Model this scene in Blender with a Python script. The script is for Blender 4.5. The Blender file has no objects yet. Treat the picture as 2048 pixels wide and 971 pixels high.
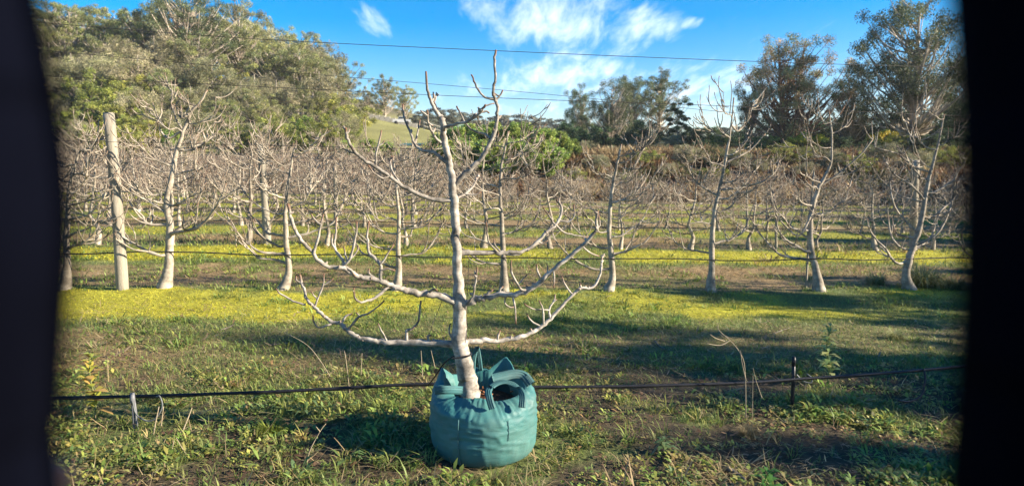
import bpy, math, random
import numpy as np
from mathutils import Vector

S = bpy.context.scene
COL = S.collection
rad = math.radians

# ------------------------------------------------------------------ camera, sky, sun, exposure
F, CX, CY = 1334.0, 1024.0, 485.5          # focal length and centre, in pixels of the 2048 wide photograph
PITCH, EYE = rad(6.6), 1.5
cd = bpy.data.cameras.new('camera'); cam = bpy.data.objects.new('camera', cd); COL.objects.link(cam)
cam.location = (0, 0, EYE); cam.rotation_euler = (rad(90) - PITCH, 0, 0)
cd.sensor_width = 36; cd.lens = 36 * F / 2048; cd.clip_start = 0.02; cd.clip_end = 3000
cd.dof.use_dof = True; cd.dof.focus_distance = 4.2; cd.dof.aperture_fstop = 3.2
S.camera = cam

SUN_AZ, SUN_EL = rad(9), rad(22.5)            # from the right, a little behind the camera, low winter sun
to_sun = Vector((math.cos(SUN_AZ) * math.cos(SUN_EL), -math.sin(SUN_AZ) * math.cos(SUN_EL), math.sin(SUN_EL)))
sl = bpy.data.lights.new('sun', 'SUN'); sl.energy = 4.8; sl.angle = rad(0.5); sl.color = (1, .885, .71)
so = bpy.data.objects.new('sun', sl); COL.objects.link(so); so.location = (30, -10, 20)
so.rotation_euler = to_sun.to_track_quat('Z', 'Y').to_euler()

S.view_settings.view_transform = 'Standard'; S.view_settings.look = 'None'
S.view_settings.exposure = 1.68; S.view_settings.gamma = 1; S.view_settings.use_curve_mapping = False

def ray(u, v):
    a, b = (u - CX) / F, -(v - CY) / F
    return np.array([a, math.cos(PITCH) + b * math.sin(PITCH), -math.sin(PITCH) + b * math.cos(PITCH)])
T = math.tan(rad(7.5))                      # the rows run back a little to the right
def at(u, v, Y):                            # a point of the picture, at the distance Y
    d = ray(u, v); return np.array([0, 0, EYE]) + d * (Y / d[1])
def on_row(u, v, y0, off=0.0):              # a point of the picture, in the upright plane of a row
    d = ray(u, v); t = (y0 + off) / (d[1] - d[0] * T); return np.array([0, 0, EYE]) + d * t

w = bpy.data.worlds.new('World'); S.world = w; w.use_nodes = True
nt = w.node_tree; N = nt.nodes; L = nt.links
for n in list(N): N.remove(n)
def nd(tree, typ, **kw):
    n = tree.nodes.new(typ)
    for k, v in kw.items():
        if k == 'ins':
            for i, x in v.items(): n.inputs[i].default_value = x
        else: setattr(n, k, v)
    return n
sky = nd(nt, 'ShaderNodeTexSky', sky_type='NISHITA', sun_disc=False, sun_elevation=SUN_EL, sun_rotation=rad(90) + SUN_AZ,
         altitude=300, air_density=1.0, dust_density=0.25, ozone_density=2.2)
tc = nd(nt, 'ShaderNodeTexCoord')
sx = nd(nt, 'ShaderNodeSeparateXYZ'); L.new(tc.outputs['Generated'], sx.inputs[0])
def M(op, a, b=None, tree=nt, clamp=False):
    n = tree.nodes.new('ShaderNodeMath'); n.operation = op; n.use_clamp = clamp
    for i, x in enumerate((a, b)):
        if x is None: continue
        if isinstance(x, (int, float)): n.inputs[i].default_value = x
        else: tree.links.new(x, n.inputs[i])
    return n.outputs[0]
zz = M('ADD', M('MAXIMUM', sx.outputs[2], 0.0), 0.12)
qx, qy = M('DIVIDE', sx.outputs[0], zz), M('DIVIDE', sx.outputs[1], zz)
def q_of(u, v):
    d = ray(u, v); d = d / np.linalg.norm(d); return d[0] / (max(d[2], 0) + .12), d[1] / (max(d[2], 0) + .12)
cb = nd(nt, 'ShaderNodeCombineXYZ'); L.new(qx, cb.inputs[0]); L.new(qy, cb.inputs[1])
mp = nd(nt, 'ShaderNodeMapping'); mp.inputs['Rotation'].default_value = (0, 0, rad(40)); mp.inputs['Scale'].default_value = (4.6, 1.2, 1)
L.new(cb.outputs[0], mp.inputs[0])
n1 = nd(nt, 'ShaderNodeTexNoise', ins={'Scale': 1.6, 'Detail': 9.0, 'Roughness': .62, 'Distortion': .3}); L.new(mp.outputs[0], n1.inputs['Vector'])
n2 = nd(nt, 'ShaderNodeTexNoise', ins={'Scale': .55, 'Detail': 3.0, 'Roughness': .5}); L.new(cb.outputs[0], n2.inputs['Vector'])
mask = None
#        centre u,v  half-sizes in u,v   turn   weight
for (u, v, du, dv, rot, wt) in [(1095, 40, 190, 76, -12, .95), (1262, 72, 110, 60, -8, .85), (1130, 152, 190, 52, -18, .85),
                                (1400, 180, 190, 70, -8, .62), (745, 45, 60, 40, 25, .62), (960, 180, 120, 30, 0, .5), (1384, 46, 30, 18, -25, .62),
                                (1240, 215, 420, 46, 0, .4)]:
    c0 = q_of(u, v); cu = q_of(u + du, v); cv = q_of(u, v + dv)
    rx = abs(cu[0] - c0[0]); ry = abs(cv[1] - c0[1])
    dx = M('SUBTRACT', qx, c0[0]); dy = M('SUBTRACT', qy, c0[1])
    cs, sn = math.cos(rad(rot)), math.sin(rad(rot))
    ex = M('DIVIDE', M('ADD', M('MULTIPLY', dx, cs), M('MULTIPLY', dy, -sn * rx / ry)), rx)
    ey = M('DIVIDE', M('ADD', M('MULTIPLY', dx, sn * ry / rx), M('MULTIPLY', dy, cs)), ry)
    m = M('MULTIPLY', M('SUBTRACT', 1.0, M('ADD', M('MULTIPLY', ex, ex), M('MULTIPLY', ey, ey)), clamp=True), wt)
    mask = m if mask is None else M('MAXIMUM', mask, m)
wisp = nd(nt, 'ShaderNodeMapRange', ins={1: .56, 2: .78, 3: 0.0, 4: .30}); L.new(n2.outputs[0], wisp.inputs[0])
mask = M('MAXIMUM', mask, wisp.outputs[0])
fine = nd(nt, 'ShaderNodeMapRange', ins={1: .28, 2: .68, 3: 0.0, 4: 1.25}); L.new(n1.outputs[0], fine.inputs[0])
cv_ = nd(nt, 'ShaderNodeMapRange', ins={1: .22, 2: 1.45, 3: 0.0, 4: .62}); cv_.interpolation_type = 'SMOOTHSTEP'
L.new(M('ADD', mask, M('MULTIPLY', M('SUBTRACT', n1.outputs[0], .5), 2.4)), cv_.inputs[0]); cover = cv_.outputs[0]
hs = nd(nt, 'ShaderNodeHueSaturation', ins={'Saturation': 1.72, 'Value': .60}); L.new(sky.outputs[0], hs.inputs['Color'])
tint = nd(nt, 'ShaderNodeMixRGB', blend_type='MULTIPLY', ins={0: 1.0, 2: (1.06, .915, 1.0, 1)}); L.new(hs.outputs[0], tint.inputs[1])
mx = nd(nt, 'ShaderNodeMixRGB', ins={2: (5.2, 5.4, 5.8, 1)}); L.new(cover, mx.inputs[0]); L.new(tint.outputs[0], mx.inputs[1])
bg = nd(nt, 'ShaderNodeBackground', ins={'Strength': .118}); L.new(mx.outputs[0], bg.inputs[0])
wo = nd(nt, 'ShaderNodeOutputWorld'); L.new(bg.outputs[0], wo.inputs[0])

# ------------------------------------------------------------------ helpers
R = np.random.default_rng(7)
_tab = np.random.default_rng(3).random((256, 256))
def vnoise(x, y, s=1.0, o=0):
    x = np.asarray(x, float) / s + 17.3 * o + 900; y = np.asarray(y, float) / s + 9.7 * o + 900
    xi = np.floor(x).astype(int); yi = np.floor(y).astype(int); fx = x - xi; fy = y - yi
    fx = fx * fx * (3 - 2 * fx); fy = fy * fy * (3 - 2 * fy)
    g = lambda i, j: _tab[i & 255, j & 255]
    return (g(xi, yi) * (1 - fx) + g(xi + 1, yi) * fx) * (1 - fy) + (g(xi, yi + 1) * (1 - fx) + g(xi + 1, yi + 1) * fx) * fy
def fbm(x, y, s=1.0, o=0, n=4):
    r = 0; a = .5; t = 0
    for k in range(n): r = r + a * vnoise(x, y, s / 2 ** k, o + k); t += a; a *= .55
    return r / t
def sst(a, b, x):
    t = np.clip((np.asarray(x, float) - a) / (b - a), 0, 1); return t * t * (3 - 2 * t)
_bag0 = -.012
def ground_z(x, y):
    x = np.asarray(x, float); y = np.asarray(y, float)
    z = -.022 * np.clip(x, -14, 14) * (1 - sst(28, 45, y))
    s = y - T * x
    z = z + .05 * (np.exp(-((s - 7.75) / .55) ** 2) + np.exp(-((s - 11.85) / .6) ** 2))     # the rows stand on low ridges
    z = z + 2.1 * sst(31, 44, y) + .032 * np.maximum(0, y - 44)
    z = z + 12 * sst(42, 112, y) * sst(0, 55, -x) + 1.7 * np.exp(-((x + 15) / 9) ** 2 - ((y - 92) / 22) ** 2)
    z = z + 3.0 * sst(120, 220, y)
    near = np.clip(1 - y / 14, 0, 1)
    z = z + near * (.05 * (fbm(x, y, .55, 3) - .5) + .10 * (fbm(x, y, 1.6, 8) - .5)) + (.16 + .5 * sst(35, 60, y)) * (fbm(x, y, 6, 5) - .5)
    return z - (_bag0 + .012) * np.exp(-((x + .15) ** 2 + (y - 3.46) ** 2) / 1.5)
_bag0 = float(ground_z(-.148, 3.465))
def gz(x, y): return float(ground_z(x, y))

class MB:
    def __init__(s): s.V = []; s.F = []; s.A = []; s.n = 0
    def add(s, V, faces, a=0.0):
        V = np.asarray(V, float); s.V.append(V)
        for f in faces: s.F.append(tuple(int(i) + s.n for i in f))
        s.A.append(np.broadcast_to(np.asarray(a, float), (len(V),)).copy()); s.n += len(V); return s
    def tube(s, P, r, n=6, tip=0.0, flat=1.0, start_cap=False):
        P = np.asarray(P, float); m = len(P); r = np.broadcast_to(np.asarray(r, float), (m,))
        Tn = np.gradient(P, axis=0); Tn /= np.linalg.norm(Tn, axis=1)[:, None] + 1e-9
        up = np.array([0, 0, 1.0]) if abs(Tn[0][2]) < .9 else np.array([1.0, 0, 0])
        u = np.cross(Tn[0], up); u /= np.linalg.norm(u)
        V = []; an = np.arange(n) * 2 * math.pi / n
        for i in range(m):
            u = u - Tn[i] * (u @ Tn[i]); u /= np.linalg.norm(u) + 1e-9; v = np.cross(Tn[i], u)
            V.append(P[i] + r[i] * (np.cos(an)[:, None] * u + flat * np.sin(an)[:, None] * v))
        V = np.concatenate(V); f = []
        for i in range(m - 1):
            for k in range(n):
                k2 = (k + 1) % n; f.append((i * n + k, i * n + k2, (i + 1) * n + k2, (i + 1) * n + k))
        f.append(tuple((m - 1) * n + k for k in range(n)))
        if start_cap: f.append(tuple(n - 1 - k for k in range(n)))
        tv = np.repeat(np.broadcast_to(np.asarray(tip, float), (m,)), n)
        return s.add(V, f, tv)
    def box(s, lo, hi):
        x0, y0, z0 = lo; x1, y1, z1 = hi
        V = [(x0,y0,z0),(x1,y0,z0),(x1,y1,z0),(x0,y1,z0),(x0,y0,z1),(x1,y0,z1),(x1,y1,z1),(x0,y1,z1)]
        return s.add(V, [(0,3,2,1),(4,5,6,7),(0,1,5,4),(1,2,6,5),(2,3,7,6),(3,0,4,7)])
    def ribbon(s, P, W, Nn, th=.003):
        """a flat band along P, W = half-width vectors, Nn = face normals"""
        P, W, Nn = (np.asarray(a, float) for a in (P, W, Nn)); m = len(P)
        V = np.concatenate([P - W - Nn * th, P + W - Nn * th, P + W + Nn * th, P - W + Nn * th]); f = []
        for i in range(m - 1):
            for a, b in ((0, 1), (1, 2), (2, 3), (3, 0)): f.append((a * m + i, b * m + i, b * m + i + 1, a * m + i + 1))
        f.append((0, m, 2 * m, 3 * m)); f.append((m - 1, 4 * m - 1, 3 * m - 1, 2 * m - 1))
        return s.add(V, f)
    def mesh(s, name, mat, smooth=True, origin=(0, 0, 0)):
        me = bpy.data.meshes.new(name); V = np.concatenate(s.V) - np.asarray(origin)
        me.from_pydata(V.tolist(), [], s.F)
        at_ = me.attributes.new('tip', 'FLOAT', 'POINT'); at_.data.foreach_set('value', np.concatenate(s.A).astype(np.float32))
        if mat: me.materials.append(mat)
        if smooth: me.shade_smooth()
        me.update(); return me
def link(name, me, parent=None):
    o = bpy.data.objects.new(name, me); COL.objects.link(o)
    if parent is not None: o.parent = parent
    return o
def tag(o, label=None, cat=None, group=None, kind=None):
    if label: o['label'] = label
    if cat: o['category'] = cat
    if group: o['group'] = group
    if kind: o['kind'] = kind
    return o
def thing(name, label, cat, loc=(0, 0, 0), group=None, rz=0):
    o = link(name, None); o.location = loc; o.rotation_euler = (0, 0, rz); o.empty_display_size = .1
    return tag(o, label, cat, group)
def part(name, mb, mat, parent, smooth=True, world=False):
    """world=True: the shape is given in world coordinates and the parent stands unturned at its own location"""
    org = (0, 0, 0)
    if world and parent is not None:
        org = np.array(parent.location); 
        if parent.parent is not None: org = org + np.array(parent.parent.location)
    return link(name, mb.mesh(name, mat, smooth, org), parent)
def leaf_mesh(name, V, quads, C, mat):
    me = bpy.data.meshes.new(name); nv = len(V); me.vertices.add(nv); me.vertices.foreach_set('co', V.astype(np.float32).ravel())
    tot = sum(q.size for q in quads); nf = sum(len(q) for q in quads)
    me.loops.add(tot); me.polygons.add(nf)
    me.loops.foreach_set('vertex_index', np.concatenate([q.ravel() for q in quads]).astype(np.int32))
    lt = np.concatenate([np.full(len(q), q.shape[1]) for q in quads]); ls = np.concatenate([[0], np.cumsum(lt)[:-1]])
    me.polygons.foreach_set('loop_start', ls.astype(np.int32)); me.polygons.foreach_set('loop_total', lt.astype(np.int32))
    ca = me.color_attributes.new('col', 'FLOAT_COLOR', 'POINT')
    ca.data.foreach_set('color', np.concatenate([C, np.ones((nv, 1))], 1).astype(np.float32).ravel())
    me.materials.append(mat); me.update(calc_edges=True); me.validate(); return me
ORD = ['first','second','third','fourth','fifth','sixth','seventh','eighth','ninth','tenth','eleventh','twelfth','thirteenth','fourteenth','fifteenth','sixteenth','seventeenth','eighteenth','nineteenth','twentieth']
def ordinal(i):
    if i < 20: return ORD[i]
    tens = ['twenty', 'thirty', 'forty', 'fifty'][(i + 1) // 10 - 2]; r = (i + 1) % 10
    return tens[:-1] + 'ieth' if r == 0 else tens + '-' + ORD[r - 1]

# ------------------------------------------------------------------ materials
def new_mat(name):
    m = bpy.data.materials.new(name); m.use_nodes = True; t = m.node_tree
    b = t.nodes['Principled BSDF']; b.inputs['Specular IOR Level'].default_value = .25
    return m, t, b
def noisy(name, c1, c2, scale=8, rough=.85, bump=.3, bscale=40, stretch=(1, 1, 1), c3=None, dist=.02, detail=5, wave=None):
    m, t, b = new_mat(name)
    tc = nd(t, 'ShaderNodeTexCoord'); mp = nd(t, 'ShaderNodeMapping'); mp.inputs['Scale'].default_value = stretch
    t.links.new(tc.outputs['Object'], mp.inputs[0])
    n = nd(t, 'ShaderNodeTexNoise', ins={'Scale': scale, 'Detail': detail, 'Roughness': .6}); t.links.new(mp.outputs[0], n.inputs['Vector'])
    cr = nd(t, 'ShaderNodeValToRGB'); cr.color_ramp.elements[0].position = .33; cr.color_ramp.elements[1].position = .68
    cr.color_ramp.elements[0].color = (*c1, 1); cr.color_ramp.elements[1].color = (*c2, 1)
    if c3: e = cr.color_ramp.elements.new(.5); e.color = (*c3, 1)
    t.links.new(n.outputs[0], cr.inputs[0]); out = cr.outputs[0]
    t.links.new(out, b.inputs['Base Color']); b.inputs['Roughness'].default_value = rough
    if bump:
        n2 = nd(t, 'ShaderNodeTexNoise', ins={'Scale': bscale, 'Detail': 6.0, 'Roughness': .65}); t.links.new(mp.outputs[0], n2.inputs['Vector'])
        bp = nd(t, 'ShaderNodeBump', ins={'Strength': bump, 'Distance': dist}); t.links.new(n2.outputs[0], bp.inputs['Height']); t.links.new(bp.outputs[0], b.inputs['Normal'])
    return m
def bark_mat(name, pale, dark, tipc, scale=1.0):
    m, t, b = new_mat(name)
    tc = nd(t, 'ShaderNodeTexCoord')
    n = nd(t, 'ShaderNodeTexNoise', ins={'Scale': 16 * scale, 'Detail': 6.0, 'Roughness': .65}); t.links.new(tc.outputs['Object'], n.inputs['Vector'])
    cr = nd(t, 'ShaderNodeValToRGB'); e = cr.color_ramp.elements; e[0].position = .32; e[0].color = (*dark, 1); e[1].position = .62; e[1].color = (*pale, 1)
    t.links.new(n.outputs[0], cr.inputs[0])
    mp = nd(t, 'ShaderNodeMapping'); mp.inputs['Scale'].default_value = (7, 7, 60); t.links.new(tc.outputs['Object'], mp.inputs[0])
    ring = nd(t, 'ShaderNodeTexNoise', ins={'Scale': scale, 'Detail': 3.0}); t.links.new(mp.outputs[0], ring.inputs['Vector'])
    rr = nd(t, 'ShaderNodeMapRange', ins={1: .35, 2: .6, 3: .78, 4: 1.0}); t.links.new(ring.outputs[0], rr.inputs[0])
    mu = nd(t, 'ShaderNodeMixRGB', blend_type='MULTIPLY', ins={0: 1.0}); t.links.new(cr.outputs[0], mu.inputs[1]); t.links.new(rr.outputs[0], mu.inputs[2])
    blot = nd(t, 'ShaderNodeTexNoise', ins={'Scale': 5 * scale, 'Detail': 7.0, 'Roughness': .7}); t.links.new(tc.outputs['Object'], blot.inputs['Vector'])
    br_ = nd(t, 'ShaderNodeMapRange', ins={1: .36, 2: .58, 3: .42, 4: 1.1}); t.links.new(blot.outputs[0], br_.inputs[0])
    m2_ = nd(t, 'ShaderNodeMixRGB', blend_type='MULTIPLY', ins={0: 1.0}); t.links.new(mu.outputs[0], m2_.inputs[1]); t.links.new(br_.outputs[0], m2_.inputs[2]); mu = m2_
    oi = nd(t, 'ShaderNodeObjectInfo'); ov = nd(t, 'ShaderNodeMapRange', ins={1: 0, 2: 1, 3: .72, 4: 1.12}); t.links.new(oi.outputs['Random'], ov.inputs[0])
    m3_ = nd(t, 'ShaderNodeMixRGB', blend_type='MULTIPLY', ins={0: 1.0}); t.links.new(mu.outputs[0], m3_.inputs[1]); t.links.new(ov.outputs[0], m3_.inputs[2]); mu = m3_
    at_ = nd(t, 'ShaderNodeAttribute', attribute_name='tip')
    mi = nd(t, 'ShaderNodeMixRGB', ins={2: (*tipc, 1)}); t.links.new(at_.outputs['Fac'], mi.inputs[0]); t.links.new(mu.outputs[0], mi.inputs[1])
    t.links.new(mi.outputs[0], b.inputs['Base Color']); b.inputs['Roughness'].default_value = .8
    bp = nd(t, 'ShaderNodeBump', ins={'Strength': .3, 'Distance': .004}); t.links.new(ring.outputs[0], bp.inputs['Height']); t.links.new(bp.outputs[0], b.inputs['Normal'])
    return m
def leaf_mat(name, trans=.35, rough=.6, vary=.0, spec=.25):
    m, t, b = new_mat(name)
    a = nd(t, 'ShaderNodeAttribute', attribute_name='col'); out = a.outputs['Color']
    if vary:
        oi = nd(t, 'ShaderNodeObjectInfo'); hv = nd(t, 'ShaderNodeHueSaturation')
        mr = nd(t, 'ShaderNodeMapRange', ins={1: 0, 2: 1, 3: .5 - vary * .018, 4: .5 + vary * .022}); t.links.new(oi.outputs['Random'], mr.inputs[0])
        m2 = M('MULTIPLY', oi.outputs['Random'], 7.31, t); m3 = M('FRACT', m2, None, t)
        mv = nd(t, 'ShaderNodeMapRange', ins={1: 0, 2: 1, 3: 1 - vary * .25, 4: 1 + vary * .3}); t.links.new(m3, mv.inputs[0])
        t.links.new(mr.outputs[0], hv.inputs['Hue']); t.links.new(mv.outputs[0], hv.inputs['Value']); t.links.new(out, hv.inputs['Color']); out = hv.outputs[0]
    t.links.new(out, b.inputs['Base Color']); b.inputs['Roughness'].default_value = rough; b.inputs['Specular IOR Level'].default_value = spec
    tr = nd(t, 'ShaderNodeBsdfTranslucent'); t.links.new(out, tr.inputs[0])
    ms = nd(t, 'ShaderNodeMixShader', ins={0: trans}); t.links.new(b.outputs[0], ms.inputs[1]); t.links.new(tr.outputs[0], ms.inputs[2])
    t.links.new(ms.outputs[0], t.nodes['Material Output'].inputs[0]); return m
fig_bark = bark_mat('fig_bark', (.50, .43, .335), (.26, .215, .16), (.18, .11, .07))
main_bark = bark_mat('main_fig_bark', (.58, .515, .43), (.20, .17, .135), (.16, .08, .045), 1.6)
gum_bark = bark_mat('gum_bark', (.34, .29, .23), (.12, .09, .07), (.1, .07, .05), .15)
pale_gum_bark = bark_mat('pale_gum_bark', (.58, .50, .40), (.30, .24, .18), (.2, .15, .1), .15)
red_gum_bark = bark_mat('red_gum_bark', (.30, .17, .11), (.13, .07, .05), (.1, .06, .05), .15)
timber = noisy('grey_timber', (.19, .165, .125), (.36, .32, .25), 6, .85, .5, 30, (6, 6, .6), dist=.01)
grass_mat = leaf_mat('grass_blades', .35, .55)
tree_leaf = leaf_mat('tree_leaves', .25, .5, .8)
own_leaf = leaf_mat('leaves', .25, .45)
pipe_black = noisy('black_pipe', (.012, .012, .014), (.022, .022, .025), 30, .38, .1, 60)
wire_mat = noisy('wire_steel', (.05, .045, .04), (.09, .08, .07), 30, .5, 0); wire_mat.node_tree.nodes['Principled BSDF'].inputs['Metallic'].default_value = .5

# ------------------------------------------------------------------ ground
ROWS = [3.86, 7.75, 11.85, 15.9, 19.95, 24.0, 28.0, 32.0]
MOSS, LAWN, DRY, SOIL, STRAW = (np.array(c) for c in ((.40, .37, .035), (.14, .18, .05), (.29, .20, .095), (.06, .04, .027), (.42, .31, .15)))
def zones(x, y):
    """share of moss, lawn, dry litter and bare soil at a place"""
    x = np.asarray(x, float); y = np.asarray(y, float); s = y - T * x
    wob = (fbm(x, y, 1.3, 11) - .5) * 1.1 + (fbm(x, y, .4, 19) - .5) * .5
    ph = np.mod((s + wob - 7.75) / 4.05, 1.0)
    moss = sst(.60, .70, ph) * (1 - sst(.985, 1.0, ph)) + (1 - sst(.0, .03, ph))
    dry = sst(.03, .09, ph) * (1 - sst(.50, .62, ph))
    fore = 1 - sst(4.3, 5.3, s + wob)                              # nearer than the second alley: weeds and soil
    patch = fbm(x, y, .7, 23); patch2 = fbm(x, y, 1.9, 31)
    soil_f = sst(.44, .54, patch + .26 * np.exp(-((x - 1.75) ** 2 / .22 + (y - 3.62) ** 2 / .06)) + .13 * np.exp(-((x - .55) ** 2 / .12 + (y - 3.2) ** 2 / .06)) + .12 * np.exp(-((x + .6) ** 2 / .5 + (y - 3.3) ** 2 / .05)))
    right = sst(-.3, 1.2, x) * (1 - sst(6.6, 7.5, s))              # greener alley on the right, with less dry litter
    fl = 1 - sst(6.6, 7.4, s)                                      # the nearest alley is grassier
    moss = moss * (1 - .35 * sst(11, 14, s)) * (1 - fore) * sst(.30, .50, patch2 * .55 + patch * .45 - .10 * sst(1.5, 4.5, x) * (1 - sst(8, 9, s))) ; dry = dry * (1 - fore) * (1 - .5 * np.maximum(right, fl * sst(.42, .58, patch2))) * (.55 + .45 * sst(.35, .55, patch))
    soil = soil_f * fore * .9
    far = sst(30, 34, y)
    lawn = np.clip(1 - moss - dry - soil, 0, 1)
    return np.clip(moss, 0, 1), lawn, np.clip(dry, 0, 1), np.clip(soil, 0, 1), far
def ground_colour(x, y):
    m, l, d, s, far = zones(x, y)
    f1 = fbm(x, y, .25, 41)[:, None]; f2 = fbm(x, y, 3, 43)[:, None]
    c = m[:, None] * MOSS * .85 + l[:, None] * (LAWN * .7 + SOIL * .25) + d[:, None] * DRY * .9 + s[:, None] * SOIL
    c = c * (.6 + .8 * f1)
    bank = np.array([.13, .085, .05]) * (.5 + f2); pad = np.array([.24, .23, .08]) * (.45 + .9 * f2) * (.8 + .4 * np.sin(y * 1.3 + 3 * f2[:, 0])[:, None] ** 2); wood = np.array([.10, .085, .04]) * (.6 + .8 * f2)
    isb = (sst(30, 34, y) * (1 - sst(44, 50, y)))[:, None]; ispad = (sst(46, 52, y) * sst(-32, -24, x))[:, None]
    c = c * (1 - far[:, None]) + far[:, None] * (wood * (1 - ispad) + pad * ispad)
    return c * (1 - isb) + bank * isb
def axis(parts):
    return np.unique(np.concatenate([np.arange(a, b, st) for a, b, st in parts]))
gx = axis([(-260, -60, 12), (-60, -14, 2.0), (-14, -5, .3), (-5, 5.5, .07), (5.5, 14, .3), (14, 60, 2.0), (60, 261, 12)])
gy = axis([(-60, -4, 6), (-4, 1.5, .5), (1.5, 8.5, .07), (8.5, 16, .16), (16, 46, .5), (46, 130, 2.5), (130, 600, 15)])
GX, GY = np.meshgrid(gx, gy); xs, ys = GX.ravel(), GY.ravel()
V = np.stack([xs, ys, ground_z(xs, ys)], 1); nx, ny = len(gx), len(gy)
ii = (np.arange(ny - 1)[:, None] * nx + np.arange(nx - 1)[None]).ravel()
gm, t, b = new_mat('ground_soil_and_turf')
a_ = nd(t, 'ShaderNodeAttribute', attribute_name='col'); tc = nd(t, 'ShaderNodeTexCoord')
n_ = nd(t, 'ShaderNodeTexNoise', ins={'Scale': 22.0, 'Detail': 8.0, 'Roughness': .7}); t.links.new(tc.outputs['Object'], n_.inputs['Vector'])
mr = nd(t, 'ShaderNodeMapRange', ins={1: .3, 2: .7, 3: .45, 4: 1.5}); t.links.new(n_.outputs[0], mr.inputs[0])
mu = nd(t, 'ShaderNodeMixRGB', blend_type='MULTIPLY', ins={0: 1.0}); t.links.new(a_.outputs['Color'], mu.inputs[1]); t.links.new(mr.outputs[0], mu.inputs[2])
t.links.new(mu.outputs[0], b.inputs['Base Color']); b.inputs['Roughness'].default_value = .95
bp = nd(t, 'ShaderNodeBump', ins={'Strength': .8, 'Distance': .03}); t.links.new(n_.outputs[0], bp.inputs['Height']); t.links.new(bp.outputs[0], b.inputs['Normal'])
gme = leaf_mesh('ground', V, [np.stack([ii, ii + 1, ii + nx + 1, ii + nx], 1)], ground_colour(xs, ys), gm); gme.shade_smooth()
tag(link('ground', gme), kind='structure')

# ------------------------------------------------------------------ fig trees
def smooth_path(P, n):
    """Catmull-Rom through P (columns may hold x,y,z,r), n points per span"""
    P = np.asarray(P, float); Q = np.concatenate([2 * P[:1] - P[1:2], P, 2 * P[-1:] - P[-2:-1]]); out = []
    for i in range(len(P) - 1):
        p0, p1, p2, p3 = Q[i:i + 4]
        for k in range(n):
            s = k / n; out.append(.5 * (2 * p1 + (p2 - p0) * s + (2 * p0 - 5 * p1 + 4 * p2 - p3) * s * s + (3 * p1 - p0 - 3 * p2 + p3) * s ** 3))
    out.append(P[-1]); return np.array(out)
def limb(mb, P, r, rng, n=6, per=3, knob=.12, tipc=1.0):
    """a knobbly tapering branch through the points P"""
    P = np.asarray(P, float); r = np.asarray(r, float)
    Q = smooth_path(np.concatenate([P, r[:, None]], 1), per); c, q = Q[:, :3], np.maximum(Q[:, 3], .0012)
    m = len(c); ln = max(np.linalg.norm(np.diff(c, axis=0), axis=1).sum(), .01)
    c = c + rng.normal(0, 1, (m, 3)) * (np.minimum(q, .014) * .22)[:, None] * (np.arange(m) > 0)[:, None]
    q = q * (1 + knob * rng.normal(0, 1, m).clip(-1.2, 2))
    s = np.linspace(0, 1, m); tip = np.clip((s - (1 - min(.5, .06 / ln))) / min(.5, .06 / ln), 0, 1) * tipc * (q < .012); tip = np.maximum(tip, .03 * (q < .0085) * (tipc > 0))
    mb.tube(c, q, n, tip)
def twig_points(rng, p, d, length, bend=.9, n=5):
    """a twig that leaves along d and turns upward"""
    pts = [np.array(p, float)]; d = np.array(d, float); d /= np.linalg.norm(d); st = length / (n - 1)
    for k in range(n - 1):
        pts.append(pts[-1] + d * st); d = d + np.array([0, 0, bend * (.5 + .5 * rng.random()) / (n - 1) * 1.6]) + rng.normal(0, .12, 3); d /= np.linalg.norm(d)
    return np.array(pts)
def fig_branch(rng, p, side, length, r0, detail=1, rdir=(1, 0), rise=.45):
    """a first-order limb with its twigs, one mesh; side = +1 / -1 along the row"""
    mb = MB(); dep = rng.normal(0, .28)
    ax = np.array([rdir[0], rdir[1], 0.0]); ay = np.array([-rdir[1], rdir[0], 0.0])
    n = 6; s = np.linspace(0, 1, n); el = rng.uniform(.0, .35)
    P = np.array([np.array(p) + length * (side * ax * (q - .18 * q ** 3) + ay * dep * q + np.array([0, 0, el * q * .4 + rise * q ** 2.4])) for q in s])
    P[1:] += rng.normal(0, .018, (n - 1, 3)); rr = r0 * (1 - .72 * s)
    limb(mb, P, rr, rng, 6 if detail else 4, 3 if detail else 1)
    nt = int(rng.integers(5, 10)) if detail else int(rng.integers(8, 13))
    for k in range(nt):
        q = rng.uniform(.22, .97) if k else .98
        i = min(int(q * (n - 1)), n - 2); f = q * (n - 1) - i; base = P[i] * (1 - f) + P[i + 1] * f
        out = side * ax * rng.normal(.55, .5) + ay * rng.normal(0, .5) + np.array([0, 0, rng.uniform(-.1, .9)])
        ln = rng.uniform(.14, .42) * (1.1 - .3 * q); rt = r0 * (1 - .7 * q) * rng.uniform(.5, .8)
        tp = twig_points(rng, base, out, ln, 1.3)
        limb(mb, tp, np.linspace(max(rt, .0065), .0036, len(tp)), rng, 5 if detail else 4, 2 if detail else 1)
        if rng.random() < .6:
            j = int(rng.integers(1, 4)); o2 = tp[j] - tp[j - 1]; o2 = o2 / np.linalg.norm(o2) + rng.normal(0, .6, 3)
            t2 = twig_points(rng, tp[j], o2, ln * rng.uniform(.35, .6), 1.2, 4)
            limb(mb, t2, np.linspace(.0065, .0038, len(t2)), rng, 5 if detail else 3, 2 if detail else 1)
    return mb
def fig_leader(rng, H, lean=.06):
    n = 8; s = np.linspace(0, 1, n); P = np.zeros((n, 3)); P[:, 2] = H * s
    P[1:, :2] = np.cumsum(rng.normal(0, lean, (n - 1, 2)), 0) * .6
    return P
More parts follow.
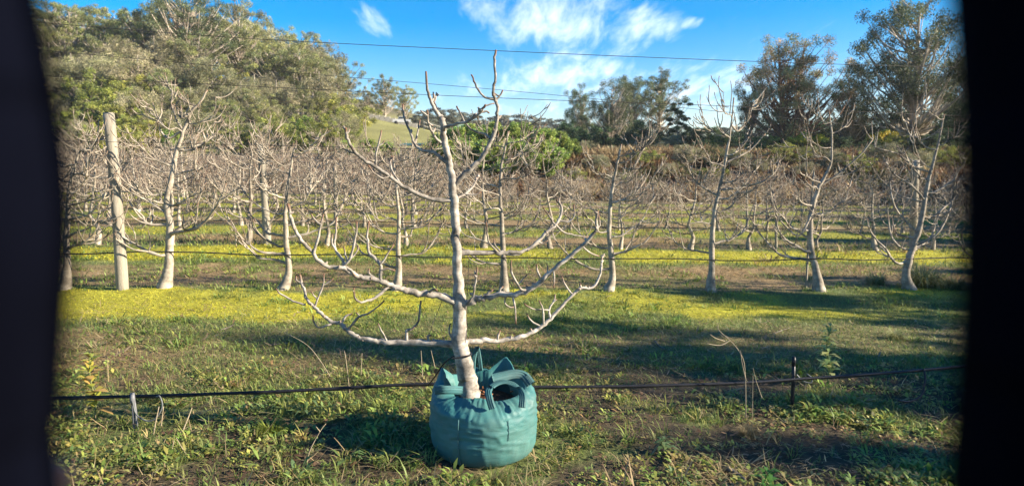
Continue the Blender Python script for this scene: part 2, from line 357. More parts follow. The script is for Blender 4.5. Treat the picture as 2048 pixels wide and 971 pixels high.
def fig_parts(rng, P, r0, nb, detail=1, rdir=(1, 0), reach=.62):
    """trunk MB and list of limb MBs for a leader path P (any frame)"""
    tr = MB(); m = len(P); s = np.linspace(0, 1, m)
    hgt = P[-1][2] - P[0][2]; rr = r0 * (1 - .90 * np.minimum(1, s * max(1, hgt / 2.1)) ** .7) + .003; rr[0] *= 1.45
    Pb = np.concatenate([[P[0] - [0, 0, .05]], P]); rb = np.concatenate([[rr[0] * 1.15], rr])
    limb(tr, Pb, rb, rng, 9 if detail else 5, 3 if detail else 1, .03)
    H = P[-1][2] - P[0][2]; zs = (P[:, 2] - P[0][2]) / H; br = []
    hs = np.linspace(.19, .93, nb) + rng.normal(0, .02, nb)
    for k, h in enumerate(hs):
        base = np.array([np.interp(h, zs, P[:, j]) for j in range(3)]); side = 1 if (k + int(rng.random() < .12)) % 2 else -1
        ln = reach * (1.12 - .78 * h) * rng.uniform(.7, 1.25); r = np.interp(h, zs, rr) * rng.uniform(.42, .58)
        br.append(fig_branch(rng, base, side, ln, max(r, .0085), detail, rdir, .45 + .35 * h))
    return tr, br
RDIR = (math.cos(rad(7.5)), math.sin(rad(7.5)))

# --- the tree in the bag, traced limb by limb; every limb keeps its own slant out of the row plane
MAIN_Y = 3.47
def mp_(u, v, dep=0.0): return on_row(u, v, MAIN_Y, dep)
PXM = 3.62 / F                                            # metres per photo pixel at the tree
rngm = np.random.default_rng(21)
soil_z = .275
base = mp_(937, 774); base_loc = (base[0], base[1], soil_z)
main = thing('fig_tree', 'large bare pale grey fig tree planted in the teal bag', 'fig tree', base_loc)
def trace(pts, d0=0.0, d1=0.0):
    n = len(pts); return np.array([mp_(p[0], p[1], d0 + (d1 - d0) * i / max(n - 1, 1)) for i, p in enumerate(pts)])
trunk = [(939,792,21),(937,768,19.5),(930,738,17.5),(922,700,15.5),(917,672,15),(920,630,13),(919,604,13.5),(917,570,10.5),(915,520,9.2),(912,460,8.6),(909,410,8.2),(906,380,7.8),(902,345,7),(896,316,6.4),(891,292,6),(887,262,5.6),(885,236,5.4)]
mb = MB(); limb(mb, trace(trunk), np.array([p[2] for p in trunk]) * PXM, rngm, 14, 4, .015, 0)
limb(mb, trace([(885,236),(876,229),(867,212),(858,192),(854,173),(852,143)]), np.array([4.6,3.9,3.4,2.9,2.5,1.9]) * PXM, rngm, 7, 3, .06)
part('trunk', mb, main_bark, main, world=True)
LIMBS = [  # (points, radius at base, radius at tip, slant), then its twigs
 [([(907,376),(921,356),(942,337),(963,316),(977,291),(986,271),(993,248),(995,227),(993,206),(990,196),(986,181),(991,157),(989,122),(992,100)], 6.5, 2.2, -.05),
  ([(989,199),(970,194),(956,180),(948,162),(943,149)], 3, 1.8, 0), ([(991,201),(1000,192),(1006,180)], 2.6, 1.9, 0),
  ([(980,277),(970,268),(949,263),(932,248),(921,227),(913,212)], 3.2, 1.8, .1), ([(1000,192),(985,186)], 2.2, 1.8, 0),
  ([(986,272),(994,274),(997,266)], 2.4, 1.8, 0)],
 [([(888,262),(890,255),(914,248),(939,241),(960,225),(971,210)], 3.3, 2.4, -.18), ([(960,226),(972,222),(978,226)], 2.3, 1.8, 0), ([(971,211),(988,207)], 2, 1.7, 0)],
 [([(862,203),(868,197),(876,190)], 2.4, 1.7, .05), ([(868,197),(866,184)], 2, 1.7, 0)],
 [([(880,232),(873,215),(867,200)], 2.3, 1.6, .08)],
 [([(883,287),(866,269),(857,245),(854,220)], 3.2, 1.9, -.12), ([(856,232),(848,226),(841,221)], 2, 1.6, 0), ([(857,246),(866,252)], 1.9, 1.6, 0)],
 [([(895,326),(872,308),(862,304),(843,300),(829,287),(819,261),(808,233),(805,208)], 4.6, 2, .12), ([(862,304),(856,312)], 2.4, 2, 0), ([(829,287),(836,262),(840,240)], 2.2, 1.6, .1)],
 [([(897,320),(889,300),(883,280),(884,262)], 2.6, 1.7, .06)],
 [([(903,401),(872,399),(841,390),(805,372),(778,352),(751,333),(730,321),(713,307),(701,290),(693,271),(691,256)], 5.4, 2.6, -.15),
  ([(751,332),(752,307),(757,287),(763,260)], 2.8, 1.7, 0), ([(757,292),(764,288),(769,281)], 2, 1.6, 0), ([(713,307),(698,303),(684,296)], 2.2, 1.6, 0), ([(805,372),(790,352),(781,330),(783,312)], 2.4, 1.6, .1), ([(778,352),(765,356),(748,346),(736,330)], 2.3, 1.7, -.1)],
 [([(908,398),(930,388),(946,372),(958,350)], 3, 1.8, .14), ([(930,388),(948,390),(962,384)], 2.2, 1.7, 0)],
 [([(914,604),(900,598),(876,590),(850,588),(824,583),(801,578),(778,568),(751,558),(725,556),(705,548),(688,536),(659,534),(639,522),(622,502),(606,486),(590,459),(580,430),(576,408)], 9.5, 2.6, -.22),
  ([(627,508),(634,482),(642,449),(647,428)], 3.2, 2, 0), ([(641,448),(630,440),(622,428)], 2.2, 1.7, 0),
  ([(688,534),(685,519),(672,502),(669,482),(672,463),(672,434)], 3.8, 2, .05), ([(671,500),(664,484),(665,466)], 2.6, 1.8, 0),
  ([(690,528),(700,516),(707,492),(713,463),(713,444)], 3.6, 2, -.05), ([(693,520),(690,505),(688,492)], 2.2, 1.6, 0), ([(703,515),(715,500),(716,490)], 2.2, 1.6, 0),
  ([(761,560),(761,532),(748,515),(738,505),(736,486),(735,466),(738,442)], 4.6, 2, .06), ([(761,528),(771,515),(788,488)], 2.6, 1.7, 0), ([(762,540),(776,537),(790,541)], 2.4, 1.8, 0),
  ([(752,558),(742,550),(738,545),(738,536)], 2.6, 2, 0), ([(690,534),(702,540),(710,552)], 3, 2.4, 0),
  ([(777,573),(755,591),(735,601),(718,603),(710,594),(708,575)], 3.6, 2, -.12), ([(858,586),(866,578),(874,581)], 3.4, 2.6, -.04)],
 [([(910,687),(877,685),(843,685),(810,685),(778,685),(751,682),(731,678),(710,670),(692,657),(682,646),(665,644),(646,631),(629,614),(613,598),(610,581),(603,565),(599,548)], 8.6, 2.6, .2),
  ([(603,566),(594,560),(592,551)], 2.4, 1.8, 0), ([(611,609),(586,601),(562,588),(551,576)], 2.8, 1.8, 0), ([(630,612),(639,588),(647,568),(647,547)], 2.8, 1.8, 0), ([(647,569),(657,564),(667,556)], 2.1, 1.7, 0), ([(635,600),(628,590),(622,582)], 2, 1.6, 0),
  ([(668,645),(652,651),(637,654),(628,644),(626,631)], 2.8, 1.9, -.06), ([(683,645),(692,632),(704,627)], 3.2, 2, 0), ([(697,656),(718,634),(735,627),(751,616),(769,601)], 3.2, 1.7, -.1), ([(720,633),(712,624)], 2, 1.7, 0),
  ([(814,683),(814,660),(824,657),(837,641),(840,614),(842,600)], 4, 1.9, .05), ([(820,660),(831,652)], 2.6, 2, 0), ([(774,682),(763,660),(756,646)], 2, 1.5, 0), ([(857,683),(857,672),(862,669)], 3.2, 3, 0), ([(897,694),(890,683),(886,673)], 2, 1.5, 0)],
 [([(921,506),(949,505),(982,505),(1012,505),(1038,504),(1058,497),(1075,482),(1094,464),(1111,449),(1119,436),(1124,416),(1113,398)], 6.6, 2.4, .16),
  ([(1119,440),(1137,443),(1149,430),(1147,408)], 2.8, 1.9, 0), ([(1111,449),(1098,432),(1086,414)], 2.6, 1.8, 0), ([(995,504),(979,486),(974,466),(972,445)], 2.8, 1.8, -.1), ([(1000,502),(990,490),(988,478)], 2.4, 1.7, 0), ([(1075,482),(1086,487),(1095,480)], 2.2, 1.7, 0), ([(1112,450),(1128,464),(1150,470),(1180,474)], 2.6, 1.7, .1)],
 [([(924,612),(930,607),(953,599),(972,594),(1009,589),(1032,588),(1055,580),(1075,568),(1091,553),(1111,535),(1137,515),(1164,492),(1183,471),(1193,459),(1192,443),(1195,422)], 9.2, 2.6, -.18),
  ([(1054,579),(1042,578),(1032,562),(1023,542),(1022,521)], 3.4, 1.9, -.06), ([(1036,568),(1044,560),(1054,548)], 2.2, 1.7, 0), ([(1053,580),(1054,571)], 3, 2.6, 0), ([(1081,556),(1075,542),(1073,528)], 2.8, 1.9, 0), ([(1092,553),(1095,542),(1094,528)], 2.4, 1.7, 0),
  ([(1025,590),(1030,617),(1032,647)], 2.8, 1.8, -.04), ([(1012,592),(1010,606),(1020,614),(1030,612)], 2.3, 1.7, .05), ([(1190,462),(1199,450),(1198,430)], 2.5, 1.8, 0), ([(972,594),(978,584),(986,580)], 3.6, 3, 0), ([(996,590),(1000,578),(1007,573)], 3, 2.4, 0), ([(1107,538),(1109,560),(1107,574)], 2, 1.6, -.03), ([(1164,492),(1180,505),(1198,512)], 2.3, 1.7, .1)],
 [([(921,634),(933,611),(946,591),(951,565),(954,534)], 3, 1.9, -.1)],
 [([(922,687),(940,683),(966,680),(992,682),(1015,678),(1042,672),(1065,664),(1081,654),(1101,637),(1121,614),(1144,591),(1160,576),(1183,575),(1197,558),(1203,532),(1203,511)], 7.4, 2.2, .15),
  ([(1145,588),(1131,571),(1123,551)], 2.6, 1.8, 0), ([(1101,637),(1098,618),(1108,601),(1110,588)], 3, 1.8, .03), ([(1087,648),(1085,618),(1078,600)], 2.6, 1.8, -.04), ([(1081,652),(1062,641),(1053,626)], 2.8, 1.8, 0), ([(1098,620),(1082,618),(1065,617),(1048,607)], 2.2, 1.6, -.05), ([(995,682),(996,672),(1000,660)], 3, 2.2, 0), ([(1065,664),(1060,656)], 3, 2.6, 0), ([(1162,576),(1160,568)], 3, 2.4, 0), ([(1106,604),(1114,598)], 2, 1.6, 0)],
 [([(917,690),(904,676),(898,660),(901,646)], 2.2, 1.6, .05)],
]
for spec in LIMBS:
    mb = MB(); (pts, ra, rb, sl_) = spec[0]; Pm = trace(pts, 0, sl_)
    ss = np.linspace(0, 1, len(pts)); limb(mb, Pm, (ra + (rb - ra) * ss ** .6) * PXM * .92, rngm, 9, 4, .07)
    for (tp, ra2, rb2, s2) in spec[1:]:
        k = int(np.argmin([(tp[0][0] - p[0]) ** 2 + (tp[0][1] - p[1]) ** 2 for p in pts])); d0 = sl_ * ss[k]
        limb(mb, trace(tp, d0, d0 + s2), np.linspace(ra2, rb2, len(tp)) * PXM * .8, rngm, 7, 3, .08)
    # short spurs and buds along the limb
    for k in range(int(len(pts) * .7)):
        i = int(rngm.integers(1, len(Pm) - 1)); f = rngm.random(); p = Pm[i] * (1 - f) + Pm[i + 1] * f
        d = np.array([rngm.normal(0, .5), rngm.normal(0, .6), rngm.uniform(-.2, 1)]); d /= np.linalg.norm(d); ln = rngm.uniform(.007, .017)
        mb.tube([p, p + d * ln, p + d * ln * 1.5 + [0, 0, .006]], [.0085, .0065, .0025], 6, [0, .15, .6])
    part('branch', mb, main_bark, main, world=True)

# --- the second row: each tree with its own leader traced, limbs grown
ROW2 = [([(128,562),(134,520),(132,470),(136,420),(140,370),(150,330),(160,300)], .046, 'bare fig tree half hidden at the left edge beside the dark upright'),
 ([(330,586),(337,540),(340,490),(338,440),(334,400),(340,370),(348,330),(356,295),(368,262),(383,225),(404,200),(415,180)], .056, 'tall pale fig tree leaning right, just right of the thick grey post'),
 ([(567,587),(577,545),(573,490),(571,440),(572,400),(578,360),(585,315),(592,288)], .046, 'bare fig tree in the second row, directly left of the lowest left limb tip'),
 ([(793,592),(798,540),(796,490),(798,440),(795,400),(790,350),(786,312)], .043, 'bare fig tree in the second row seen between left limbs of the potted tree'),
 ([(1008,586),(1007,530),(1005,480),(1003,430),(1000,380),(1003,330),(1012,290),(1016,262)], .043, 'bare fig tree in the second row directly behind the right limbs of potted tree'),
 ([(1217,591),(1225,555),(1222,505),(1218,460),(1222,400),(1228,360),(1238,312),(1243,288)], .050, 'bare fig tree with kinked foot, first clear right of the potted tree'),
 ([(1421,590),(1423,540),(1424,480),(1427,440),(1436,390),(1449,330),(1458,280),(1464,235),(1468,195)], .047, 'slender bare fig tree with very tall thin leader, right of centre'),
 ([(1637,590),(1633,545),(1622,500),(1620,450),(1628,400),(1645,360),(1660,330),(1664,280),(1658,222)], .055, 'grey fig tree with swollen crooked foot beside the thin garden stake'),
 ([(1817,590),(1811,550),(1820,510),(1835,470),(1848,410),(1856,360),(1868,320),(1880,270),(1889,228)], .060, 'grey fig tree leaning right beside the dark upright at the right edge'),
 ([(1995,590),(1990,540),(1994,490),(1990,430),(1996,370),(2000,320)], .048, 'fig tree hidden behind the dark upright at the right edge')]
rng2 = np.random.default_rng(77)
EXTRA = {1: [[(368,262),(352,238),(342,205)], [(383,225),(362,236),(354,214)], [(362,264),(336,276),(319,258),(315,243)], [(356,300),(385,300),(410,284),(405,262)], [(338,430),(300,405),(262,385),(230,383)], [(340,470),(368,448),(392,430),(396,404)]],
         8: [[(1850,400),(1822,370),(1790,350),(1776,330)], [(1832,500),(1802,495),(1782,470),(1776,430)], [(1862,345),(1830,335),(1800,310),(1750,295)], [(1835,490),(1880,460),(1905,400),(1912,340)], [(1840,470),(1800,430),(1785,400),(1780,360)]],
         7: [[(1632,400),(1600,470),(1560,440),(1540,400)], [(1648,360),(1690,350),(1715,340),(1722,325)], [(1640,372),(1680,345),(1720,310),(1745,280)], [(1622,480),(1580,450),(1555,420),(1545,380)]],
         6: [[(1440,380),(1500,372),(1545,350),(1560,320)], [(1452,325),(1480,312),(1500,300),(1530,268)], [(1436,392),(1400,370),(1380,345),(1372,318)], [(1458,275),(1448,268),(1440,255)], [(1462,250),(1475,262),(1490,250)]]}
for k, (px, r0, lab) in enumerate(ROW2):
    P = np.array([on_row(u, v, ROWS[1]) for u, v in px]); P[0][2] = gz(P[0][0], P[0][1]) - .0
    o = thing('fig_tree', lab, 'fig tree', tuple(P[0]), 'bare fig trees in the second row')
    tr, br = fig_parts(rng2, P, r0, 14 if k not in (1, 6, 7, 8) else 11, 1, RDIR, .82)
    part('trunk', tr, fig_bark, o, world=True)
    for b_ in br: part('branch', b_, fig_bark, o, world=True)
    for e in EXTRA.get(k, []):
        mb = MB(); Pe = np.array([on_row(u, v, ROWS[1], rng2.normal(0, .06) * (i > 0)) for i, (u, v) in enumerate(e)])
        limb(mb, Pe, np.linspace(.015, .006, len(Pe)), rng2, 6, 4)
        for q in range(4):
            i = int(rng2.integers(1, len(Pe))); tw = twig_points(rng2, Pe[i], [rng2.normal(0, .5), rng2.normal(0, .4), .8], rng2.uniform(.1, .28), 1.1)
            limb(mb, tw, np.linspace(.0075, .004, 5), rng2, 5, 2)
        part('branch', mb, fig_bark, o, world=True)

# --- rows behind: copies of grown trees, the third and fourth row with trunk and limbs as parts
rng3 = np.random.default_rng(5); KINDS = []
for k in range(9):
    P = fig_leader(rng3, rng3.uniform(1.45, 2.1)); tr, br = fig_parts(rng3, P, rng3.uniform(.034, .046), 17, 0, (1, 0), .86)
    allb = MB()
    for q in [tr] + br:
        for Vq, Aq in zip(q.V, q.A): pass
        off = allb.n; Vc = np.concatenate(q.V); allb.V.append(Vc); allb.A.append(np.concatenate(q.A)); allb.F += [tuple(i + off for i in f) for f in q.F]; allb.n += len(Vc)
    KINDS.append((tr.mesh('trunk', fig_bark), [b_.mesh('branch', fig_bark) for b_ in br], allb.mesh('fig_tree', fig_bark)))
ROWNAME = {2: 'third', 3: 'fourth', 4: 'fifth', 5: 'sixth', 6: 'seventh', 7: 'eighth'}
for ri in range(2, 8):
    y0 = ROWS[ri]; half = .80 * y0 + 1.2; stepx = 1.25; i = 0
    x = -half * (1 - .09) + rng3.uniform(0, .6); spots = []
    while x < half * (1.12):
        spots.append(x); x += stepx * rng3.uniform(.88, 1.12)
    vis = [q for q in spots if 110 < CX + F * q / (y0 + T * q) < 1940]
    for x in spots:
        y = y0 + T * x + rng3.normal(0, .05); k = int(rng3.integers(0, len(KINDS))); z = gz(x, y); u = CX + F * x / y
        nm = f'{ordinal(vis.index(x))} bare fig tree from the left in the {ROWNAME[ri]} orchard row' if x in vis else f'{ordinal(spots.index(x) if x < 0 else spots.index(x) - len(vis))} hidden fig tree of the {ROWNAME[ri]} row past the dark uprights'
        g = f'bare fig trees in the {ROWNAME[ri]} row'; rz = rad(7.5) + (math.pi if rng3.random() < .5 else 0) + rng3.normal(0, .12)
        sc = rng3.uniform(.9, 1.12) * (1 - ({2: .10, 3: .30}.get(ri, .48)) * float(sst(820, 1060, u)))
        if ri <= 3:
            o = thing('fig_tree', nm, 'fig tree', (x, y, z), g, rz)
            link('trunk', KINDS[k][0], o)
            for b_ in KINDS[k][1]: link('branch', b_, o)
        else:
            o = link('fig_tree', KINDS[k][2]); tag(o, nm, 'fig tree', g); o.location = (x, y, z); o.rotation_euler = (0, 0, rz)
        o.scale = (sc * rng3.uniform(.95, 1.1),) * 2 + (sc * rng3.uniform(.92, 1.08),)

# ------------------------------------------------------------------ posts, trellis wires, irrigation
def post(u, vb, vt, Y, r, label, group=None, n=14, lean=None):
    b_ = at(u, vb, Y); t_ = at(u if lean is None else lean, vt, Y); zb = gz(b_[0], b_[1]); H = t_[2] - zb
    mb = MB(); m = 9; s = np.linspace(0, 1, m); P = np.stack([s * (t_[0] - b_[0]), .02 * np.sin(s * 3), -.25 * (s == 0) + H * s], 1)
    rr = r * (1.08 - .16 * s) * (1 + .02 * R.normal(0, 1, m)); mb.tube(P, rr, n, 0)
    o = link('trellis_post', mb.mesh('trellis_post', timber)); o.location = (b_[0], b_[1], zb); return tag(o, label, 'post', group)
def rowY(y0, u): return float(on_row(u, 587, y0)[1])
G = 'timber trellis posts'
post(245, 578, 225, rowY(7.75, 245) - .05, .058, 'thick leaning grey timber post left of the tall leaning fig tree', G, lean=217)
post(536, 510, 288, rowY(11.85, 530), .062, 'grey timber post in the third row, second thick post from the left', G, lean=521)
post(672, 462, 330, rowY(15.9, 672), .05, 'small grey timber post in the fourth row, third from the left', G, lean=670)
post(1826, 515, 320, rowY(11.85, 1826), .07, 'grey timber post behind the leaning fig tree at right', G, lean=1832)
post(1616, 500, 344, rowY(7.95, 1616), .013, 'thin square garden stake tied beside the crooked fig tree', G, 4, lean=1628)
post(1494, 470, 362, rowY(15.9, 1494), .03, 'short pale stake in the fourth row right of centre', G, 8)
post(1553, 490, 420, rowY(11.85, 1553), .025, 'low pale stake near the third row, left of the thin garden stake', G, 8)
# row one: end posts out of view carry the wires
for x, lb in ((-3.9, 'grey end post of the front row, left of view'), (4.6, 'grey end post of the front row, right of view')):
    y = 3.95 + T * x; mb = MB(); mb.tube([(0, 0, -.3), (0, 0, 1.1), (.01, 0, 2.45)], [.062, .058, .055], 14)
    o = link('trellis_post', mb.mesh('trellis_post', timber)); o.location = (x, y, gz(x, y)); tag(o, lb, 'post', G)
def wire(pts, y0, r, label, group='trellis wires'):
    P = np.array([on_row(u, v, y0) for u, v in pts]); P = smooth_path(P, 8); mb = MB(); mb.tube(P, r, 6)
    o = link('trellis_wire', mb.mesh('trellis_wire', wire_mat)); return tag(o, label, 'wire', group)
wire([(-330,12),(90,46),(512,78),(1024,103),(1510,123),(1936,136),(2360,147)], 3.86, .0017, 'topmost dark trellis wire crossing the whole sky')
wire([(-330,66),(90,101),(512,139),(1024,182),(1450,224),(1850,263),(2360,312)], 3.99, .0013, 'steeper thin wire that crosses the second wire right of the trees')
wire([(-330,134),(90,152),(512,173),(1024,197),(1480,213),(1900,231),(2360,248)], 3.86, .0016, 'second thick trellis wire below the topmost one')
wire([(-330,270),(90,281),(512,290),(1024,303),(1480,316),(1900,326),(2360,334)], 3.86, .0014, 'low trellis wire level with the tops of far fig rows')
for k, (y0, h, lab) in enumerate([(7.75, .42, 'black irrigation pipe strung along the second row'), (11.85, .42, 'black irrigation pipe strung along the third row'), (15.9, .42, 'black irrigation pipe strung along the fourth row')]):
    half = .85 * y0 + 1; xs_ = np.arange(-half, half * 1.12, .6); P = np.array([(x, y0 + T * x - .04, gz(x, y0 + T * x) + h - .03 * abs(math.sin(x * 1.7 + k))) for x in xs_])
    mb = MB(); mb.tube(P, .0075, 6); o = link('irrigation_pipe', mb.mesh('irrigation_pipe', pipe_black)); tag(o, lab, 'pipe', 'irrigation pipes')
P = np.array([on_row(u, v, 3.86) for u, v in [(-330,800),(0,797),(160,794),(300,791),(480,785),(620,779),(760,771),(866,767),(960,770),(1070,773),(1230,772),(1400,768),(1520,763),(1600,757),(1750,747),(1900,734),(2150,708),(2360,690)]])
mb = MB(); Ps = smooth_path(P, 6); mb.tube(Ps, .0095, 8)
pipe = link('irrigation_pipe', mb.mesh('irrigation_pipe', pipe_black)); tag(pipe, 'black irrigation pipe in front running past behind the teal bag', 'pipe', 'irrigation pipes')
mb = MB(); P2 = Ps + np.array([0, .012, -.013]); P2[:, 2] += .004 * np.sin(np.arange(len(P2)) * .9); mb.tube(P2, .0025, 5); link('carrier_wire', mb.mesh('carrier_wire', wire_mat), pipe)
grey_plastic = noisy('grey_plastic', (.12, .12, .125), (.18, .18, .185), 20, .45, .1, 40)
pale_tube = noisy('pale_tube', (.09, .095, .095), (.14, .15, .14), 20, .4, 0)
def stake(u, vb, vt, y0, mat, label, r=.008, double=False):
    b_ = on_row(u, vb, y0); zb = gz(b_[0], b_[1]); t_ = on_row(u - 1, vt, y0); t_[2] = max(t_[2], zb + .1)
    o = thing('pipe_stake', label, 'stake', (b_[0], b_[1], zb), 'stakes holding the front irrigation pipe'); H = t_[2] - zb
    for dx in ((-.009, .009) if double else (0,)):
        mb = MB(); mb.tube([(dx, 0, -.06), (dx * .8, 0, H * .5), (-.004 + dx * .4, 0, H)], r, 6); part('rod', mb, mat, o)
    mb = MB(); mb.tube([(-.004, 0, H - .05), (-.004, -.004, H - .02), (-.004, 0, H + .012)], [.012, .014, .011], 8, start_cap=True); part('clip', mb, mat, o)
    return o, H
o, H = stake(272, 868, 789, 3.80, grey_plastic, 'grey double rod stake holding the pipe at left', .0065, True)
mb = MB(); tt = np.linspace(0, 1, 14); mb.tube(smooth_path([(0, -.012, H - .03), (.02, -.02, H - .10), (.08, -.03, H - .135), (.13, -.03, H - .12), (.165, -.02, H - .06), (.15, -.01, H - .005), (.125, 0, H - .01)], 4), .0042, 6); part('dripper_tube', mb, pale_tube, o)
o, H = stake(1585, 792, 716, 3.90, pipe_black, 'black stake holding the pipe at right below the leafy weed', .012)
mb = MB(); mb.tube(smooth_path([(.01, -.02, H - .1), (.05, -.03, H - .14), (.10, -.03, H - .15), (.105, -.02, H - .12), (.08, -.01, H - .10)], 4), .0045, 6); part('dripper_tube', mb, pale_tube, o)
mb = MB(); mb.tube(smooth_path([(0, -.02, H - .11), (-.05, -.03, H - .15), (-.12, -.03, H - .12), (-.15, 0, H - .095)], 4), .004, 6); part('dripper_tube', mb, pipe_black, o)
mb = MB(); mb.tube(smooth_path([on_row(1848, 737, 3.85), on_row(1850, 760, 3.80), on_row(1842, 790, 3.76), on_row(1818, 802, 3.74), on_row(1796, 800, 3.74)], 5), .0065, 7)
o = link('dripper_hose', mb.mesh('dripper_hose', pipe_black)); tag(o, 'short black hose curling down from the pipe at far right', 'hose')

# ------------------------------------------------------------------ the teal planter bag
def fabric(name, c1, c2, rough=.55):
    m, t, b = new_mat(name); tc = nd(t, 'ShaderNodeTexCoord')
    n = nd(t, 'ShaderNodeTexNoise', ins={'Scale': 5.0, 'Detail': 6.0, 'Roughness': .6}); t.links.new(tc.outputs['Object'], n.inputs['Vector'])
    cr = nd(t, 'ShaderNodeValToRGB'); e = cr.color_ramp.elements; e[0].position = .35; e[0].color = (*c1, 1); e[1].position = .7; e[1].color = (*c2, 1); t.links.new(n.outputs[0], cr.inputs[0])
    # dirt near the foot and speckles of soil
    sx = nd(t, 'ShaderNodeSeparateXYZ'); t.links.new(tc.outputs['Object'], sx.inputs[0])
    n3 = nd(t, 'ShaderNodeTexNoise', ins={'Scale': 28.0, 'Detail': 5.0, 'Roughness': .7}); t.links.new(tc.outputs['Object'], n3.inputs['Vector'])
    foot = nd(t, 'ShaderNodeMapRange', ins={1: .16, 2: .0, 3: 0.0, 4: .75}); t.links.new(sx.outputs[2], foot.inputs[0])
    spk = nd(t, 'ShaderNodeMapRange', ins={1: .5, 2: .72, 3: .1, 4: 1.0}); t.links.new(n3.outputs[0], spk.inputs[0])
    dm = M('MULTIPLY', foot.outputs[0], spk.outputs[0], t, True)
    spots = nd(t, 'ShaderNodeMapRange', ins={1: .70, 2: .74, 3: 0.0, 4: .62}); t.links.new(n3.outputs[0], spots.inputs[0])
    dm = M('MAXIMUM', dm, spots.outputs[0], t)
    dst = nd(t, 'ShaderNodeTexNoise', ins={'Scale': 3.2, 'Detail': 8.0, 'Roughness': .7}); t.links.new(tc.outputs['Object'], dst.inputs['Vector'])
    dr_ = nd(t, 'ShaderNodeMapRange', ins={1: .38, 2: .75, 3: .03, 4: .42}); t.links.new(dst.outputs[0], dr_.inputs[0]); dm = M('MAXIMUM', dm, dr_.outputs[0], t)
    mi = nd(t, 'ShaderNodeMixRGB', ins={2: (.16, .13, .09, 1)}); t.links.new(dm, mi.inputs[0]); t.links.new(cr.outputs[0], mi.inputs[1]); t.links.new(mi.outputs[0], b.inputs['Base Color'])
    b.inputs['Roughness'].default_value = rough; b.inputs['Specular IOR Level'].default_value = .3
    mp = nd(t, 'ShaderNodeMapping'); mp.inputs['Scale'].default_value = (3, 3, 11); t.links.new(tc.outputs['Object'], mp.inputs[0])
    wr = nd(t, 'ShaderNodeTexNoise', ins={'Scale': 1.6, 'Detail': 4.0, 'Roughness': .5, 'Distortion': .6}); t.links.new(mp.outputs[0], wr.inputs['Vector'])
    wv = nd(t, 'ShaderNodeTexChecker', ins={'Scale': 500.0}); t.links.new(tc.outputs['Object'], wv.inputs['Vector'])
    b1 = nd(t, 'ShaderNodeBump', ins={'Strength': .12, 'Distance': .002}); t.links.new(wv.outputs['Fac'], b1.inputs['Height'])
    b2 = nd(t, 'ShaderNodeBump', ins={'Strength': .4, 'Distance': .02}); t.links.new(wr.outputs[0], b2.inputs['Height']); t.links.new(b1.outputs[0], b2.inputs['Normal']); t.links.new(b2.outputs[0], b.inputs['Normal'])
    return m
teal = fabric('teal_woven_fabric', (.028, .145, .150), (.045, .195, .182))
web = fabric('teal_webbing', (.022, .10, .11), (.04, .15, .155), .7)
BC = np.array([-.150, 3.43]); bz = gz(*BC) - .01
bag = thing('planter_bag', 'teal woven plastic planter bag with folded rim and strap handles', 'planter bag', (BC[0], BC[1], bz))
nA = 220; th = np.linspace(0, 2 * math.pi, nA, endpoint=False)     # angle 0 = right, -90 degrees = towards the camera
def ang(deg, wd):
    d = (np.degrees(th) - deg + 180) % 360 - 180; return np.exp(-(d / wd) ** 2)
KA = [(-95, .150, .352, .262), (-70, .165, .335, .262), (-45, .185, .335, .275), (-15, .215, .350, .30), (10, .225, .355, .322), (38, .215, .372, .335), (66, .215, .445, .335), (84, .195, .385, .33), (104, .21, .39, .33), (128, .20, .37, .33), (150, .175, .39, .335), (164, .178, .445, .33), (184, .200, .375, .325), (206, .17, .335, .305), (236, .16, .34, .28), (265, .150, .352, .262)]
def keyed(col):
    d = (np.degrees(th) + 95) % 360 - 95; v_ = np.interp(d, [k[0] for k in KA], [k[col] for k in KA]); k3 = np.array([.2, .6, .2]); return np.convolve(np.concatenate([v_[-1:], v_, v_[:1]]), k3, 'valid')
rim_r, rim_z, sh_zz = keyed(1), keyed(2), keyed(3)
prof = [(.02, .0), (.5, .0), (.80, .005), (.93, .03), (.985, .075), (1.005, .13), (1.012, .19), (1.008, .25), (1.0, .295), (.985, .325)]
rings = []; Rb = .281
zz0 = np.array([p[1] for p in prof[2:]]); rr0 = np.array([p[0] for p in prof[2:]]); zn = np.unique(np.concatenate([zz0[:4], np.linspace(zz0[3], .325, 22)]))
prof = prof[:2] + [(float(np.interp(z, zz0, rr0)), float(z)) for z in zn]
def ridge(a, z, s1, o):                                              # sharp creases that run mostly round the bag
    ca, sa = np.cos(a) * 1.6, np.sin(a) * 1.6; n_ = vnoise(ca * 1.2 + 5, np.full_like(a, z * 16) + sa * 1.3, s1, o); return 1 - np.abs(2 * n_ - 1)
for (pr, pz) in prof:
    am = min(1, max(0, (pz - .02) / .05)); wr = am * (.0065 * (ridge(th, pz, .55, 51) ** 3 - .25) + .0025 * (ridge(th, pz * 2.1, .5, 53) ** 3 - .25) + .012 * (vnoise(np.cos(th) * 1.5, np.sin(th) * 1.5 + pz * 4, .7, 55) - .5))
    rings.append(np.stack([(Rb * pr + wr) * np.cos(th), (Rb * pr * .97 + wr) * np.sin(th), pz * (sh_zz / .325 if pz > .1 else 1) + .010 * (fbm(th * 2, th * 0, .8, 57) - .5) * (pz > .2)], 1))
sh_r, sh_z = Rb * .985, sh_zz
for q in (.10, .3, .55, .8, 1.0):
    up = np.maximum(rim_z - .35, 0); r = sh_r * (1 - q) + rim_r * q + up * .9 * q * (1 - q * .25); z = sh_z * (1 - q) + rim_z * q + .012 * math.sin(q * math.pi) * (1 - np.minimum(up * 10, 1))
    cr_ = .011 * (fbm(th * 7, np.full(nA, q * 2.5), .7, 61) - .5) * 2
    rings.append(np.stack([(r + cr_) * np.cos(th), (r + cr_) * np.sin(th), z + cr_], 1))
